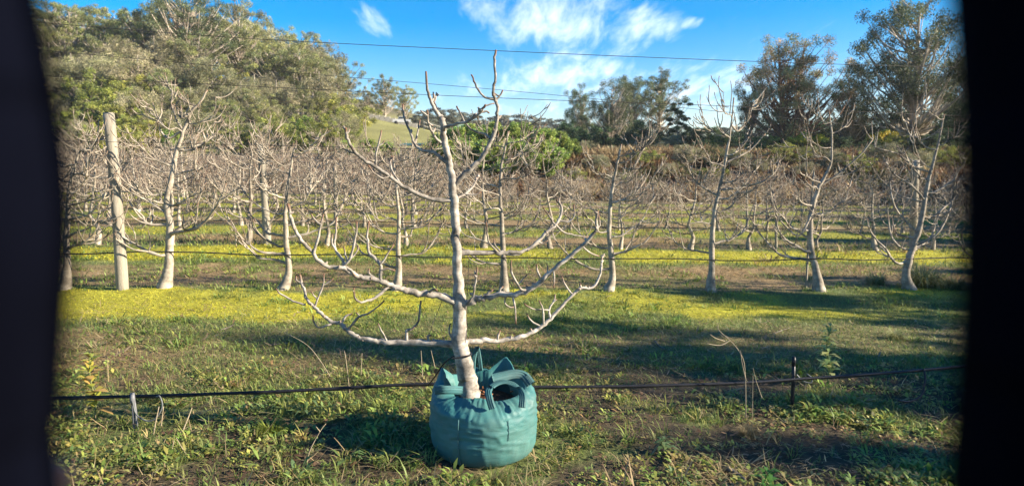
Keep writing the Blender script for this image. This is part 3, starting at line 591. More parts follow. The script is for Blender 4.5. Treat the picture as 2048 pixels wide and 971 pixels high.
# inside of the rim falls back into the bag
for q, dr, dz in ((0, -.006, -.002), (1, -.02, -.07), (2, -.03, -.12)):
    last = rings[len(prof) + 4]; rr = np.hypot(last[:, 0], last[:, 1]); k = (rr + dr) / rr
    rings.append(np.stack([last[:, 0] * k, last[:, 1] * k, np.minimum(last[:, 2] + dz, last[:, 2])], 1))
V = np.concatenate(rings); f = []; m = len(rings)
for i in range(m - 1):
    for k in range(nA):
        k2 = (k + 1) % nA; f.append((i * nA + k, i * nA + k2, (i + 1) * nA + k2, (i + 1) * nA + k))
f.append(tuple(range(nA - 1, -1, -1)))
mb = MB(); mb.add(V, f); body = part('bag_body', mb, teal, bag)
def shell(deg, z, out=.004):
    """a point on the outside of the bag wall"""
    a = rad(deg); zz_ = [p[1] for p in prof]; rr = np.interp(z, zz_, [p[0] for p in prof]) * Rb + out; z = z * (1 if z < .1 else float(np.interp((deg + 95) % 360 - 95, [k[0] for k in KA], [k[3] for k in KA])) / .325)
    return np.array([rr * math.cos(a), rr * math.sin(a) * .97, z])
mb = MB(); P = np.array([shell(-114, z, .006) for z in np.linspace(.035, .325, 10)]); mb.tube(P, .0035, 6); part('seam', mb, web, bag)
mb = MB(); P = np.array([shell(-62, z, .003) for z in np.linspace(.20, .325, 6)]); mb.tube(P, .0018, 6); part('seam', mb, web, bag)
def strap(pts, wdir, hw=.021, th_=.0022):
    P = smooth_path(np.array(pts, float), 7); Tn = np.gradient(P, axis=0); Tn /= np.linalg.norm(Tn, axis=1)[:, None]
    W = np.tile(np.array(wdir, float), (len(P), 1)) if np.ndim(wdir) == 1 else smooth_path(np.array(wdir, float), 7)
    W = W - Tn * (W * Tn).sum(1)[:, None]; W /= np.linalg.norm(W, axis=1)[:, None]; Nn = np.cross(Tn, W)
    mb = MB(); mb.ribbon(P, W * hw, Nn, th_)
    for sg in (-.55, 0, .55):                                       # raised ribs of the webbing
        mb.tube(P + W * hw * sg + Nn * (th_ + .0006), .0016, 4); mb.tube(P + W * hw * sg - Nn * (th_ + .0006), .0016, 4)
    return mb
def bl(u, v, dy=0.0):                                             # picture point on the bag, local coordinates
    p = at(u, v, BC[1] + dy); return p - np.array([BC[0], BC[1], bz])
part('handle', strap([bl(985,817,-.235), bl(979,797,-.215), bl(977,780,-.17), bl(990,768,-.13), bl(1010,763,-.11), bl(1030,770,-.12), bl(1045,788,-.17), bl(1044,814,-.22)],
     [(1,0,.0), (1,0,0), (.8,.5,.3), (.2,.9,.3), (0,1,.2), (-.2,.9,.3), (-.9,.4,0), (-1,0,0)], .018), web, bag)
part('handle', strap([bl(870,780,-.16), bl(885,779,-.19), bl(905,779,-.17), bl(925,780,-.12)], [(0,.2,1)] * 4, .021), web, bag)
part('handle', strap([bl(985,757,.0), bl(1005,752,.03), bl(1030,747,.06), bl(1048,751,.06), bl(1062,768,.0)], [(.2,.6,.8), (.1,.7,.7), (0,.7,.7), (.2,.7,.6), (.6,.5,.6)], .026), web, bag)
part('handle', strap([bl(946,742,.17), bl(948,715,.185), bl(954,694,.20), bl(958,712,.215), bl(962,740,.22)], [(1,.1,0), (1,.2,0), (.7,.7,0), (.9,.3,0), (1,0,0)], .012), web, bag)
# soil and bark mulch in the bag
mb = MB(); n = 40; rr_ = np.linspace(0, 1, 12); V = []; f = []
for i, q in enumerate(rr_):
    for k in range(n):
        a = 2 * math.pi * k / n; x, y = .215 * q * math.cos(a), .215 * q * math.sin(a); V.append((x, y, .262 + .035 * (float(fbm(x, y, .05, 71)) - .5) + .02 * (1 - q)))
for i in range(11):
    for k in range(n): f.append((i * n + k, i * n + (k + 1) % n, (i + 1) * n + (k + 1) % n, (i + 1) * n + k))
mb.add(V, f); soil_m = noisy('potting_mix', (.045, .025, .015), (.14, .07, .035), 60, .95, .8, 120)
part('soil', mb, soil_m, bag)
rb_ = np.random.default_rng(12); chip_m = noisy('bark_chips', (.16, .06, .025), (.34, .15, .07), 30, .8, .3, 60)
for k in range(46):
    a, q = rb_.uniform(0, 6.28), .2 * math.sqrt(rb_.random()); c = np.array([q * math.cos(a), q * math.sin(a), .285 + rb_.uniform(-.004, .01)])
    if k < 14: c = bl(rb_.uniform(942, 985), 768, rb_.uniform(-.06, .05)); c[2] = .288 + rb_.uniform(0, .02)
    d = rb_.normal(0, 1, 3) * [1, 1, .35]; d /= np.linalg.norm(d); ln = rb_.uniform(.008, .024)
    mb = MB(); mb.tube([c - d * ln, c, c + d * ln + [0, 0, .003]], [.004, .009, .005], 5, flat=.45, start_cap=True); part('bark_chip', mb, chip_m, bag)
# rope that ties the trunk to the wire
mb = MB(); P = smooth_path([on_row(905,716,3.47,-.06), on_row(925,713,3.47,-.055), on_row(942,709,3.47,-.04), on_row(938,704,3.47,.06), on_row(915,708,3.47,.05), on_row(890,724,3.47,.12), on_row(870,752,3.47,.22), on_row(858,768,3.47,.36)], 6); mb.tube(P, .0045, 6)
o = part('tie_cord', mb, pipe_black, main, world=True); o['label'] = 'black cord looped round the trunk above the bag'
mb = MB(); P = smooth_path([on_row(938,512,3.47,.05), on_row(936,560,3.47,.06), on_row(934,620,3.47,.06), on_row(933,700,3.47,.05)], 4); mb.tube(P, .0016, 5); o = link('tie_wire', mb.mesh('tie_wire', wire_mat)); tag(o, 'thin upright wire close behind the trunk of the potted tree', 'wire')
mb = MB(); P = smooth_path([on_row(888,586,3.47,-.02), on_row(880,612,3.47,.1), on_row(868,640,3.47,.12), on_row(856,676,3.47,.02)], 4); mb.tube(P, .0016, 5); o = link('tie_wire', mb.mesh('tie_wire', wire_mat)); tag(o, 'thin wire joining the two lowest left limbs of the potted tree', 'wire')
# ------------------------------------------------------------------ trees beyond the orchard
def quads_at(rng, P, size, aspect, C, hang=.5, up=0.0):
    """diamond leaves centred on P"""
    n = len(P); a = rng.normal(0, 1, (n, 3)); a[:, 2] = a[:, 2] * (1 - hang * .5) - hang + up; a /= np.linalg.norm(a, axis=1)[:, None] + 1e-9
    b_ = np.cross(a, rng.normal(0, 1, (n, 3))); b_ /= np.linalg.norm(b_, axis=1)[:, None] + 1e-9
    ln = (size * rng.uniform(.6, 1.3, n))[:, None]; wd = ln * aspect
    V = np.stack([P - a * ln * .5, P + b_ * wd * .5 - a * ln * .06, P + a * ln * .5, P - b_ * wd * .5 - a * ln * .06], 1).reshape(-1, 3)
    return V, np.arange(4 * n).reshape(n, 4), np.repeat(C, 4, 0)
def crown(rng, centres, radii, n, size, aspect, pal, flat=.7, hang=.5, up=0.0, shell=.5):
    vol = radii ** 2; cnt = rng.choice(len(centres), n, p=vol / vol.sum())
    d = rng.normal(0, 1, (n, 3)); d /= np.linalg.norm(d, axis=1)[:, None]; q = rng.random(n) ** shell
    P = centres[cnt] + d * (radii[cnt] * q)[:, None] * np.array([1, 1, flat])
    cl = rng.integers(0, len(pal), len(centres)); pick = np.where(rng.random(n) < .6, cl[cnt], rng.integers(0, len(pal), n))
    C = np.array(pal)[pick] * rng.uniform(.7, 1.35, n)[:, None] * rng.uniform(.5, 1.5, len(centres))[cnt][:, None]
    return quads_at(rng, P, size, aspect, C, hang, up)
def tree_kind(rng, H, W, cb, nc, n, size, pal, bark, aspect=.35, rc=.15, flat=.65, hang=.5, up=0.0, trunks=1, top=.78, r0=.022, leafm=None, cone=0.0, dome=.6):
    """trunk mesh and crown mesh of one grown tree, standing at the origin"""
    cc = []
    while len(cc) < nc:
        d = rng.normal(0, 1, 3); d /= np.linalg.norm(d); q = rng.random() ** .42; p = d * q
        z = cb + (1 - cb) * (p[2] * .5 + .5); taper = 1 - cone * max(0, (z - cb) / (1 - cb)); lob = 1 + .28 * math.sin(3 * math.atan2(p[1], p[0]) + nc)
        cc.append((p[0] * W / 2 * taper * lob, p[1] * W / 2 * taper * lob, z * H * .95))
    cc = np.array(cc); rr = W * rc * rng.uniform(.6, 1.3, nc)
    V, q, C = crown(rng, cc, rr, n, size, aspect, pal, flat, hang, up)
    cm = leaf_mesh('crown', V, [q], C, leafm or tree_leaf)
    mb = MB(); stems = []
    for k in range(trunks):
        a = rng.uniform(0, 6.28); sp = .12 * W * (trunks > 1); m = 7; s = np.linspace(0, 1, m)
        P = np.stack([sp * math.cos(a) * (.3 + s) + np.cumsum(rng.normal(0, .02 * H / m, m)), sp * math.sin(a) * (.3 + s) + np.cumsum(rng.normal(0, .02 * H / m, m)), -.4 + s * (H * top + .4)], 1)
        mb.tube(smooth_path(P, 2), H * r0 * (1.1 - .85 * np.linspace(0, 1, 13)), 7); stems.append(P)
    for c in cc:
        P = stems[int(rng.integers(0, trunks))]; zt = max(H * .12, c[2] - np.hypot(c[0], c[1]) * rng.uniform(.7, 1.3)); zt = min(zt, P[-1][2])
        b_ = np.array([np.interp(zt, P[:, 2], P[:, j]) for j in range(3)]); mid = (b_ + c) / 2 + [0, 0, -.06 * W] + rng.normal(0, .03 * W, 3)
        r = H * r0 * .42 * (1 - .5 * zt / H); mb.tube(smooth_path([b_, mid, c], 3), np.linspace(r, r * .25, 7), 5)
    return mb.mesh('trunk', bark), cm
rg = np.random.default_rng(99)
GUM = [(0.081, 0.1144, 0.0476), (0.1096, 0.1382, 0.0553), (0.1429, 0.162, 0.0763), (0.0763, 0.0953, 0.0476)]
OLIVE = [(0.222, 0.2327, 0.0814), (0.2664, 0.2648, 0.0888), (0.1776, 0.2006, 0.074), (0.2442, 0.2327, 0.111)]
BUSH = [(.22, .25, .05), (.29, .30, .055), (.17, .20, .05), (.34, .33, .07)]
BROWN = [(0.2907, 0.2626, 0.1534), (0.3391, 0.3064, 0.1857), (0.2422, 0.2276, 0.1211), (0.218, 0.2276, 0.0969)]
DARK = [(0.0473, 0.0844, 0.0371), (0.0675, 0.1098, 0.0422), (0.0844, 0.1266, 0.0506)]
SHRUB = [(.19, .27, .06), (.27, .34, .075), (.14, .21, .055), (.32, .36, .08)]
BLUE = [(.13, .14, .11), (.16, .165, .12), (.11, .12, .09)]
RED = [(0.3349, 0.2283, 0.1218), (0.4567, 0.2892, 0.1522), (0.2741, 0.2589, 0.1065), (0.1827, 0.2131, 0.0914)]
YEL = [(0.494, 0.364, 0.026), (0.39, 0.325, 0.039), (0.182, 0.221, 0.039)]
K = {}
K['gum'] = [tree_kind(rg, 12, 9, .16, 150, 38000, .17, GUM, pale_gum_bark, .36, .078, .8) for _ in range(4)]
K['tall_gum'] = [tree_kind(rg, 14, 8.5, .28, 100, 26000, .17, GUM, pale_gum_bark, .36, .075, .65) for _ in range(2)]
K['red_gum'] = [tree_kind(rg, 12, 10.5, .12, 190, 46000, .17, RED + RED + GUM[:1], red_gum_bark, .36, .066, .8, trunks=3, top=.85)]
K['layered'] = [tree_kind(rg, 10, 6, .36, 34, 8000, .30, DARK, gum_bark, .35, .12, .4, top=.95)]
K['olive_gum'] = [tree_kind(rg, 11, 7, .20, 110, 22000, .17, OLIVE + [GUM[2]], pale_gum_bark, .36, .07, .85) for _ in range(4)]
K['bush'] = [tree_kind(rg, 6, 7, .03, 120, 17000, .19, BUSH + OLIVE[:2], gum_bark, .42, .065, .85, hang=.2) for _ in range(3)]
K['brown'] = [tree_kind(rg, 8, 7.5, .05, 80, 14000, .40, BROWN, pale_gum_bark, .12, .11, .9, hang=-.4, top=.9) for _ in range(3)]
K['shrub'] = [tree_kind(rg, 4, 3.2, .03, 40, 9000, .22, SHRUB, gum_bark, .32, .11, 1.3, hang=-.7, cone=.45) for _ in range(3)]
K['dark'] = [tree_kind(rg, 8, 8.5, .04, 60, 12000, .33, DARK + GUM[:1], gum_bark, .42, .11, .7) for _ in range(2)]
K['far'] = [tree_kind(rg, 10, 11, .08, 48, 5000, .6, BLUE, gum_bark, .45, .11, .6) for _ in range(3)]
K['wattle'] = [tree_kind(rg, 4.5, 5.5, .05, 44, 8000, .25, YEL, gum_bark, .42, .12, .7)]
KH = {'gum': 12, 'tall_gum': 14, 'red_gum': 12, 'layered': 10, 'olive_gum': 11, 'bush': 6, 'brown': 8, 'shrub': 4, 'dark': 8, 'far': 10, 'wattle': 4.5}
def plant(kind, u, Y, vtop=None, H=None, label='', cat='tree', group=None, wide=1.0, x=None, name=None):
    x = at(u, 300, Y)[0] if x is None else x; z = gz(x, Y)
    if H is None: H = at(u, vtop, Y)[2] - z
    k = K[kind][int(rg.integers(0, len(K[kind])))]
    o = thing(name or {'bush': 'bushy_tree', 'shrub': 'conifer_shrub', 'wattle': 'wattle_bush', 'brown': 'twiggy_tree', 'far': 'distant_tree', 'dark': 'evergreen_tree'}.get(kind, 'gum_tree'), label, cat, (x, Y, z - .1), group, float(rg.uniform(0, 6.28)))
    sc = H / KH[kind]; wide = wide * 1.12; o.scale = (sc * wide, sc * wide, sc); link('trunk', k[0], o); link('crown', k[1], o); return o
# centre: gum trees standing on the rise
GC = 'gum trees on the rise right of centre'
plant('gum', 1160, 74, 158, label='gum tree at the left end of the central clump', group=GC, wide=.62)
plant('gum', 1222, 66, 142, label='broad gum tree with forked dark trunk in the central clump', group=GC, wide=.78)
plant('gum', 1262, 78, 136, label='gum tree in the middle at the back of the central clump', group=GC, wide=.66)
plant('tall_gum', 1316, 80, 124, label='tallest airy gum tree of the central clump', group=GC, wide=.95)
plant('layered', 1354, 60, 192, label='dark layered tree on a thin straight trunk right of central clump', group=GC, wide=.75)
plant('dark', 1290, 62, 232, label='low dark tree below the airy gum of the central clump', group=GC)
plant('dark', 1135, 60, 238, label='dark tree at the left foot of the central clump', group=GC, wide=.8)
# right: the big gums
GR = 'large gum trees at the right'
plant('red_gum', 1578, 56, 44, label='reddish brown gum tree with several stems, left of the big right gums', group=GR, wide=.82)
plant('gum', 1500, 60, 150, label='dark green gum crown hugging the left of the reddish gum', group=GR, wide=.46)
plant('gum', 1700, 58, 105, label='mid sized gum between the reddish gum and the tallest one', group=GR, wide=.58)
plant('gum', 1820, 52, -60, label='tallest grey green gum beside the right dark upright', group=GR, wide=.82)
plant('gum', 1930, 56, 60, label='gum tree half behind the right dark upright', group=GR, wide=.6)
plant('dark', 1950, 48, 190, label='dark evergreen low behind the right dark upright', group=GR)
plant('wattle', 1605, 52, 258, label='yellow flowering wattle bush under the reddish gum', cat='bush')
plant('wattle', 1768, 50, 252, label='yellow flowering wattle bush under the tallest gum', cat='bush', wide=.8)
# low evergreen belt along the top of the bank
lows = [(1175, 54, 275, 'brown'), (1245, 56, 270, 'dark'), (1318, 52, 278, 'brown'), (1385, 62, 250, 'dark'), (1418, 72, 248, 'dark'), (1440, 60, 262, 'bush'), (1478, 66, 255, 'dark'), (1530, 54, 262, 'bush'), (1560, 58, 255, 'dark'), (1650, 56, 258, 'dark'), (1690, 50, 268, 'dark'), (1740, 48, 276, 'dark'), (1815, 47, 262, 'bush'), (1860, 46, 262, 'dark'), (1905, 46, 250, 'dark'), (1150, 62, 250, 'dark'), (1205, 64, 245, 'dark'), (1280, 58, 262, 'dark'), (1345, 58, 262, 'brown'), (1405, 52, 272, 'dark'), (1500, 52, 268, 'dark'), (1590, 60, 240, 'dark'), (1625, 62, 236, 'dark'), (1670, 64, 225, 'dark'), (1720, 60, 225, 'dark'), (1780, 60, 220, 'dark'), (1840, 60, 210, 'dark'), (1890, 58, 200, 'dark')]
for i, (u, Y, v, kd) in enumerate(sorted(lows)):
    plant(kd, u, Y, v, label=f'{ordinal(i)} from the left of the low evergreens along the bank top', cat='tree', group='low evergreens along the bank top', wide=1.15)
scrub = [(1150, 36, .9), (1195, 38, 1.2), (1240, 35, .9), (1290, 39, 1.3), (1335, 37, 1.0), (1372, 40, 1.4), (1430, 36, 1.1), (1475, 39, 1.3), (1520, 38, 1.0), (1570, 40, 1.5), (1610, 37, 1.1), (1660, 39, 1.3), (1712, 38, 1.4), (1770, 40, 1.6), (1840, 38, 1.5), (1890, 39, 1.6)]
for i, (u, Y, h) in enumerate(scrub):
    plant('brown' if i % 3 else 'bush', u, Y, H=h, label=f'{ordinal(i)} low scrub bush from the left on the bracken bank', cat='bush', group='low scrub bushes on the bank', wide=1.3, name='scrub_bush')
# centre left: shrubs in front of the paddock
shr = [(690, 42, 290), (735, 44, 286), (775, 42, 292), (905, 40, 262), (930, 43, 256), (962, 42, 258), (992, 44, 250), (1022, 42, 256), (1050, 45, 252), (1085, 44, 262), (1110, 46, 268), (885, 37, 285), (922, 36.5, 280), (955, 37, 288), (985, 36, 292), (1015, 37, 285), (1048, 36.5, 290), (1080, 37.5, 288), (1105, 37, 296), (1130, 40, 280)]
for i, (u, Y, v) in enumerate(sorted(shr)):
    plant('shrub', u, Y, v - 16, label=f'{ordinal(i)} upright green shrub from the left before the paddock', cat='shrub', group='upright shrubs before the paddock', wide=1.45)
# behind the paddock
plant('olive_gum', 772, 104, 138, label='tall gum tree with white trunks behind the pale wall', cat='tree', wide=.8)
plant('olive_gum', 812, 110, 160, label='rounded gum tree behind the pale wall, right of the taller one', cat='tree', wide=.8)
plant('olive_gum', 738, 108, 165, label='gum tree behind the left end of the pale wall', cat='tree', wide=.8)
fars = [(848, 150, 220), (875, 160, 212), (900, 170, 216), (925, 165, 222), (950, 175, 228), (975, 180, 232), (1005, 170, 228), (1035, 175, 226), (1062, 165, 228), (1090, 175, 232), (1118, 180, 236), (862, 130, 236), (890, 135, 240), (930, 140, 242), (1140, 150, 240), (1190, 160, 244), (1240, 150, 246), (1300, 150, 244), (1350, 140, 250), (1400, 130, 254), (1440, 140, 252), (1480, 130, 250), (1530, 130, 248), (1580, 125, 246), (1640, 130, 246), (1700, 125, 244), (1760, 120, 244), (1830, 120, 240), (1900, 120, 238)]
for i, (u, Y, v) in enumerate(sorted(fars)):
    plant('far', u, Y, v, label=f'{ordinal(i)} from the left of the far hazy trees on the skyline', group='far hazy trees on the skyline', wide=1.25)
# the wooded hill on the left
hill = []
for Y in (46, 51, 56, 62, 69, 76, 84, 93, 102, 112):
    xl = at(-60, 300, Y)[0]; xr = at({46: 660, 51: 690, 56: 705, 62: 710, 69: 708, 76: 700, 84: 690, 93: 680, 102: 668, 112: 655}[Y], 300, Y)[0]; stp = 2.1 + .026 * Y; x = xl + rg.uniform(0, 2)
    while x < xr: hill.append((x + rg.normal(0, .5), Y + rg.normal(0, 1.5))); x += stp * rg.uniform(.8, 1.2)
hill.sort(key=lambda p: p[0] / p[1])
cnt = {}
for (x, Y) in hill:
    u = CX + F * x / Y; q = rg.random()
    if Y < 56: kd = 'bush' if q < .55 else ('shrub' if q < .7 else 'brown')
    elif Y < 84: kd = 'brown' if q < .45 else ('bush' if q < .72 else 'olive_gum')
    else: kd = 'olive_gum' if q < .62 else ('brown' if q < .9 else 'gum')
    H = (2.6 + 5.6 * float(sst(46, 105, Y))) * {'bush': .95, 'shrub': .85, 'brown': 1.05, 'olive_gum': 1.22, 'gum': 1.25}[kd] * rg.uniform(.82, 1.25)
    if 380 < u < 500 and Y > 84: H *= 1.25
    i = cnt.get(kd, 0); cnt[kd] = i + 1
    nm = {'bush': 'rounded bushy tree', 'shrub': 'upright shrub', 'brown': 'brownish twiggy tree', 'olive_gum': 'olive gum tree', 'gum': 'dark gum tree'}[kd]
    plant(kd, u, Y, H=H, label=f'{ordinal(i)} {nm} from the left on the wooded hill', group=f'{nm}s on the wooded hill', x=x, wide=rg.uniform(.9, 1.15))
# shelter trees to the right of the view, whose shade lies over the alley
for (x, y, H, W, lab) in [(14.0, 3.45, 7.4, .38, 'tallest'), (13.2, 2.1, 5.5, .46, 'second'), (12.8, 1.0, 5.1, .46, 'nearest'), (14.3, 6.9, 5.5, .70, 'broad'), (20, 14, 6.0, .8, 'fourth'), (24, 19.5, 7.0, .8, 'fifth'), (28.5, 25, 7.5, .8, 'sixth'), (33, 31, 8, .8, 'furthest')]:
    k = K['dark'][0]; o = thing('evergreen_tree', f'{lab} dense evergreen of the shelter belt right of the view', 'tree', (x, y, gz(x, y)), 'shelter belt right of the view'); o.scale = (H / 8 * W, H / 8 * W, H / 8)
    link('trunk', k[0], o); link('crown', k[1], o)

# ------------------------------------------------------------------ wall, fence, tank, ute and shed on the paddock
wall_m = noisy('pale_concrete', (.42, .38, .32), (.56, .51, .44), 1.5, .9, .2, 8)
a0, a1 = at(738, 250, 93), at(835, 262, 93); nseg = 9
o = thing('retaining_wall', 'long pale concrete wall along the top of the paddock', 'wall', (a0[0], 93, 0))
xs_ = np.linspace(a0[0], a1[0], nseg + 1)
for i in range(nseg):
    xm = (xs_[i] + xs_[i + 1]) / 2; zb = gz(xm, 93); zt = at(CX + F * xm / 93, 243 + 14 * i / nseg, 93)[2]
    mb = MB(); mb.box((xs_[i] - a0[0] + .03, -.12 + .01 * (i % 2), zb - .4), (xs_[i + 1] - a0[0] - .03, .12, max(zt, zb + .6))); part('panel', mb, wall_m, o, False)
rail_m = noisy('pale_rails', (.40, .37, .30), (.52, .48, .40), 3, .85, 0)
b0, b1 = at(848, 256, 92), at(915, 270, 92); o = thing('rail_fence', 'pale rail fence sloping down right of the long wall', 'fence', (b0[0], 92, 0))
for i in range(6):
    x = (b1[0] - b0[0]) * i / 5; zb = gz(b0[0] + x, 92); mb = MB(); mb.box((x - .06, -.06, zb - .3), (x + .06, .06, zb + 1.15)); part('fence_post', mb, rail_m, o, False)
for h in (.55, 1.05):
    mb = MB(); mb.tube([(x, -.09, gz(b0[0] + x, 92) + h) for x in np.linspace(0, b1[0] - b0[0], 8)], .07, 5); part('rail', mb, rail_m, o)
def lathe(mb, prof_, n=28):
    V = [(r * math.cos(2 * math.pi * k / n), r * math.sin(2 * math.pi * k / n), z) for r, z in prof_ for k in range(n)]; f = []
    for i in range(len(prof_) - 1):
        for k in range(n): f.append((i * n + k, i * n + (k + 1) % n, (i + 1) * n + (k + 1) % n, (i + 1) * n + k))
    return mb.add(V, f)
tank_m = noisy('green_tank', (.13, .22, .17), (.20, .30, .23), 2, .5, 0)
p = at(916, 268, 96); zb = at(916, 269, 96)[2]; o = thing('water_tank', 'round pale green water tank beyond the shrubs', 'tank', (p[0], 96, gz(p[0], 96)))
hz_ = zb - gz(p[0], 96); mb = MB(); prof_ = [(.88, -.3)]
for k in range(13): prof_ += [(.88 + .02 * (k % 2), max(hz_, 0) + k * .11)]
lathe(mb, prof_ + [(.86, max(hz_, 0) + 1.42), (.5, max(hz_, 0) + 1.56), (.02, max(hz_, 0) + 1.62)]); part('shell', mb, tank_m, o)
mb = MB(); lathe(mb, [(.2, max(hz_, 0) + 1.55), (.2, max(hz_, 0) + 1.68), (.02, max(hz_, 0) + 1.70)], 14); part('lid', mb, tank_m, o)
# small white utility vehicle parked before the wall
p = at(804, 266, 90); o = thing('utility_truck', 'small white utility truck parked before the pale wall', 'truck', (p[0], 90, gz(p[0], 90)), rz=.15); o.scale = (.62, .7, .7)
white_m = noisy('white_paint', (.5, .5, .5), (.58, .58, .57), 2, .35, 0); glass_m = noisy('dark_glass', (.03, .04, .05), (.05, .06, .07), 2, .1, 0); tyre_m = noisy('tyre', (.02, .02, .02), (.03, .03, .03), 9, .9, 0)
mb = MB(); prof_ = [(-1.9, .4), (-1.9, .95), (-.95, 1.0), (-.55, 1.5), (.35, 1.5), (.45, .95), (1.9, .95), (1.9, .4)]; m = len(prof_)
mb.add([(x, -.8, z) for x, z in prof_] + [(x, .8, z) for x, z in prof_], [tuple(range(m)), tuple(range(2 * m - 1, m - 1, -1))] + [(i, i + m, (i + 1) % m + m, (i + 1) % m) for i in range(m)]); part('body', mb, white_m, o, False)
mb = MB(); mb.add([(-.85, -.812, 1.02), (.32, -.812, 1.02), (.25, -.812, 1.42), (-.5, -.812, 1.42)], [(0, 1, 2, 3)]); part('window', mb, glass_m, o, False)
for x in (-1.2, 1.2):
    for y in (-.75, .75):
        mb = MB(); mb.tube([(x, y - .11, .33), (x, y + .11, .33)], .33, 16, start_cap=True); part('wheel', mb, tyre_m, o)
# green mesh-sided shed below the paddock
SY = 40.5; p = at(842, 330, SY); zg = gz(p[0], SY); zt = at(842, 300, SY)[2]; o = thing('netting_shed', 'low dark green slatted shed at the foot of the paddock', 'shed', (p[0], SY, zg))
slat_m = noisy('green_netting', (.05, .11, .09), (.08, .15, .12), 5, .7, .2, 30); bh = max((zt - zg) / 6, .14)
for i in range(6):
    mb = MB(); mb.box((-1.05, -.5 + .02 * (i % 2), i * bh + .03), (1.05, -.44 + .02 * (i % 2), (i + 1) * bh)); part('slat', mb, slat_m, o, False)
for x in (-1.1, 1.1):
    mb = MB(); mb.box((x - .05, -.55, -.2), (x + .05, -.4, 6 * bh + .08)); part('corner_post', mb, timber, o, False)
mb = MB(); mb.add([(-1.25, -.7, 6 * bh + .09), (1.25, -.7, 6 * bh + .09), (1.25, 1.3, 6 * bh + .28), (-1.25, 1.3, 6 * bh + .28), (-1.25, -.7, 6 * bh + .14), (1.25, -.7, 6 * bh + .14), (1.25, 1.3, 6 * bh + .33), (-1.25, 1.3, 6 * bh + .33)], [(0,3,2,1),(4,5,6,7),(0,1,5,4),(1,2,6,5),(2,3,7,6),(3,0,4,7)]); part('roof', mb, slat_m, o, False)

# ------------------------------------------------------------------ grass, weeds, straw, bracken
def blades(B, az, Ln, Wd, pitch, bend, C, base_w=.7):
    n = len(B); d0 = np.stack([np.cos(az) * np.cos(pitch), np.sin(az) * np.cos(pitch), np.sin(pitch)], 1); p1 = pitch - bend
    d1 = np.stack([np.cos(az) * np.cos(p1), np.sin(az) * np.cos(p1), np.sin(p1)], 1); sd = np.stack([-np.sin(az), np.cos(az), 0 * az], 1) * Wd[:, None] * .5
    m_ = B + d0 * Ln[:, None] * .5; tp = m_ + d1 * Ln[:, None] * .5
    V = np.stack([B - sd * base_w, B + sd * base_w, m_ + sd, m_ - sd, tp], 1).reshape(-1, 3); i = np.arange(n)[:, None] * 5
    return V, i + np.array([[0, 1, 2, 3]]), i + np.array([[3, 2, 4]]), np.repeat(C, 5, 0)
def stuff(name, label, cat, sets, mat=grass_mat):
    V = []; Q = []; Tr = []; C = []; off = 0
    for v, q, t_, c in sets: V.append(v); Q.append(q + off); Tr.append(t_ + off); C.append(c); off += len(v)
    me = leaf_mesh(name, np.concatenate(V), [np.concatenate(Q), np.concatenate(Tr)], np.concatenate(C), mat)
    return tag(link(name, me), label, cat, kind='stuff')
gr_ = np.random.default_rng(4)
def scatter(n, y0, y1, pw=1.6, margin=1.0):
    """points over the strip in view, denser near the camera"""
    u_ = gr_.random(n); e = 1 - pw; y = (y0 ** e + u_ * (y1 ** e - y0 ** e)) ** (1 / e); x = gr_.uniform(-1, 1, n) * (.79 * y + margin); return x, y
def keep(x, y, p):
    k = gr_.random(len(x)) < p; return x[k], y[k]
def off_bag(x, y): return np.hypot(x - BC[0], y - BC[1]) > .285
def pick(pal, n, lo=.7, hi=1.35): return np.array(pal)[gr_.integers(0, len(pal), n)] * gr_.uniform(lo, hi, n)[:, None]
def ground_pts(x, y, lift=0.0): return np.stack([x, y, ground_z(x, y) + lift], 1)
G_LAWN = [(.15, .21, .05), (.20, .24, .06), (.12, .18, .055), (.25, .26, .08)]
G_MOSS = [(.43, .40, .03), (.48, .41, .03), (.30, .33, .035), (.38, .33, .05)]
G_DRY = [(0.36, 0.252, 0.12), (0.456, 0.336, 0.168), (0.264, 0.18, 0.096), (0.24, 0.204, 0.084)]
G_WEED = [(.15, .24, .045), (.20, .29, .055), (.26, .34, .08), (.29, .28, .06), (.11, .17, .07), (.36, .32, .08), (.33, .20, .09), (.30, .25, .11)]
# turf and moss
sets = []
for (n, y0, y1, sc) in ((130000, 3.9, 10, .85), (80000, 9.5, 34, 2.2)):
    x, y = scatter(n, y0, y1, 1.5, 1.5); m_, l_, d_, s_, far_ = zones(x, y); r_ = gr_.random(n)
    typ = np.where(r_ < m_, 0, np.where(r_ < m_ + l_ * .9, 1, np.where(r_ < m_ + l_ + d_ * .85, 2, 3)))
    for tt_, pal, ln, wd, pt in ((0, G_MOSS, (.012, .035), .006, (.4, 1.3)), (1, G_LAWN, (.025, .07), .006, (.5, 1.3)), (2, G_DRY, (.03, .10), .005, (.05, .6))):
        k = typ == tt_; q = int(k.sum()); B = ground_pts(x[k], y[k]); C = pick(pal, q)
        sets.append(blades(B, gr_.uniform(0, 6.28, q), gr_.uniform(*ln, q) * sc ** .6, wd * sc * gr_.uniform(.7, 1.3, q), gr_.uniform(*pt, q), gr_.uniform(0, .8, q), C))
stuff('grass', 'short mossy turf and dry grass of the orchard alleys', 'grass', sets)
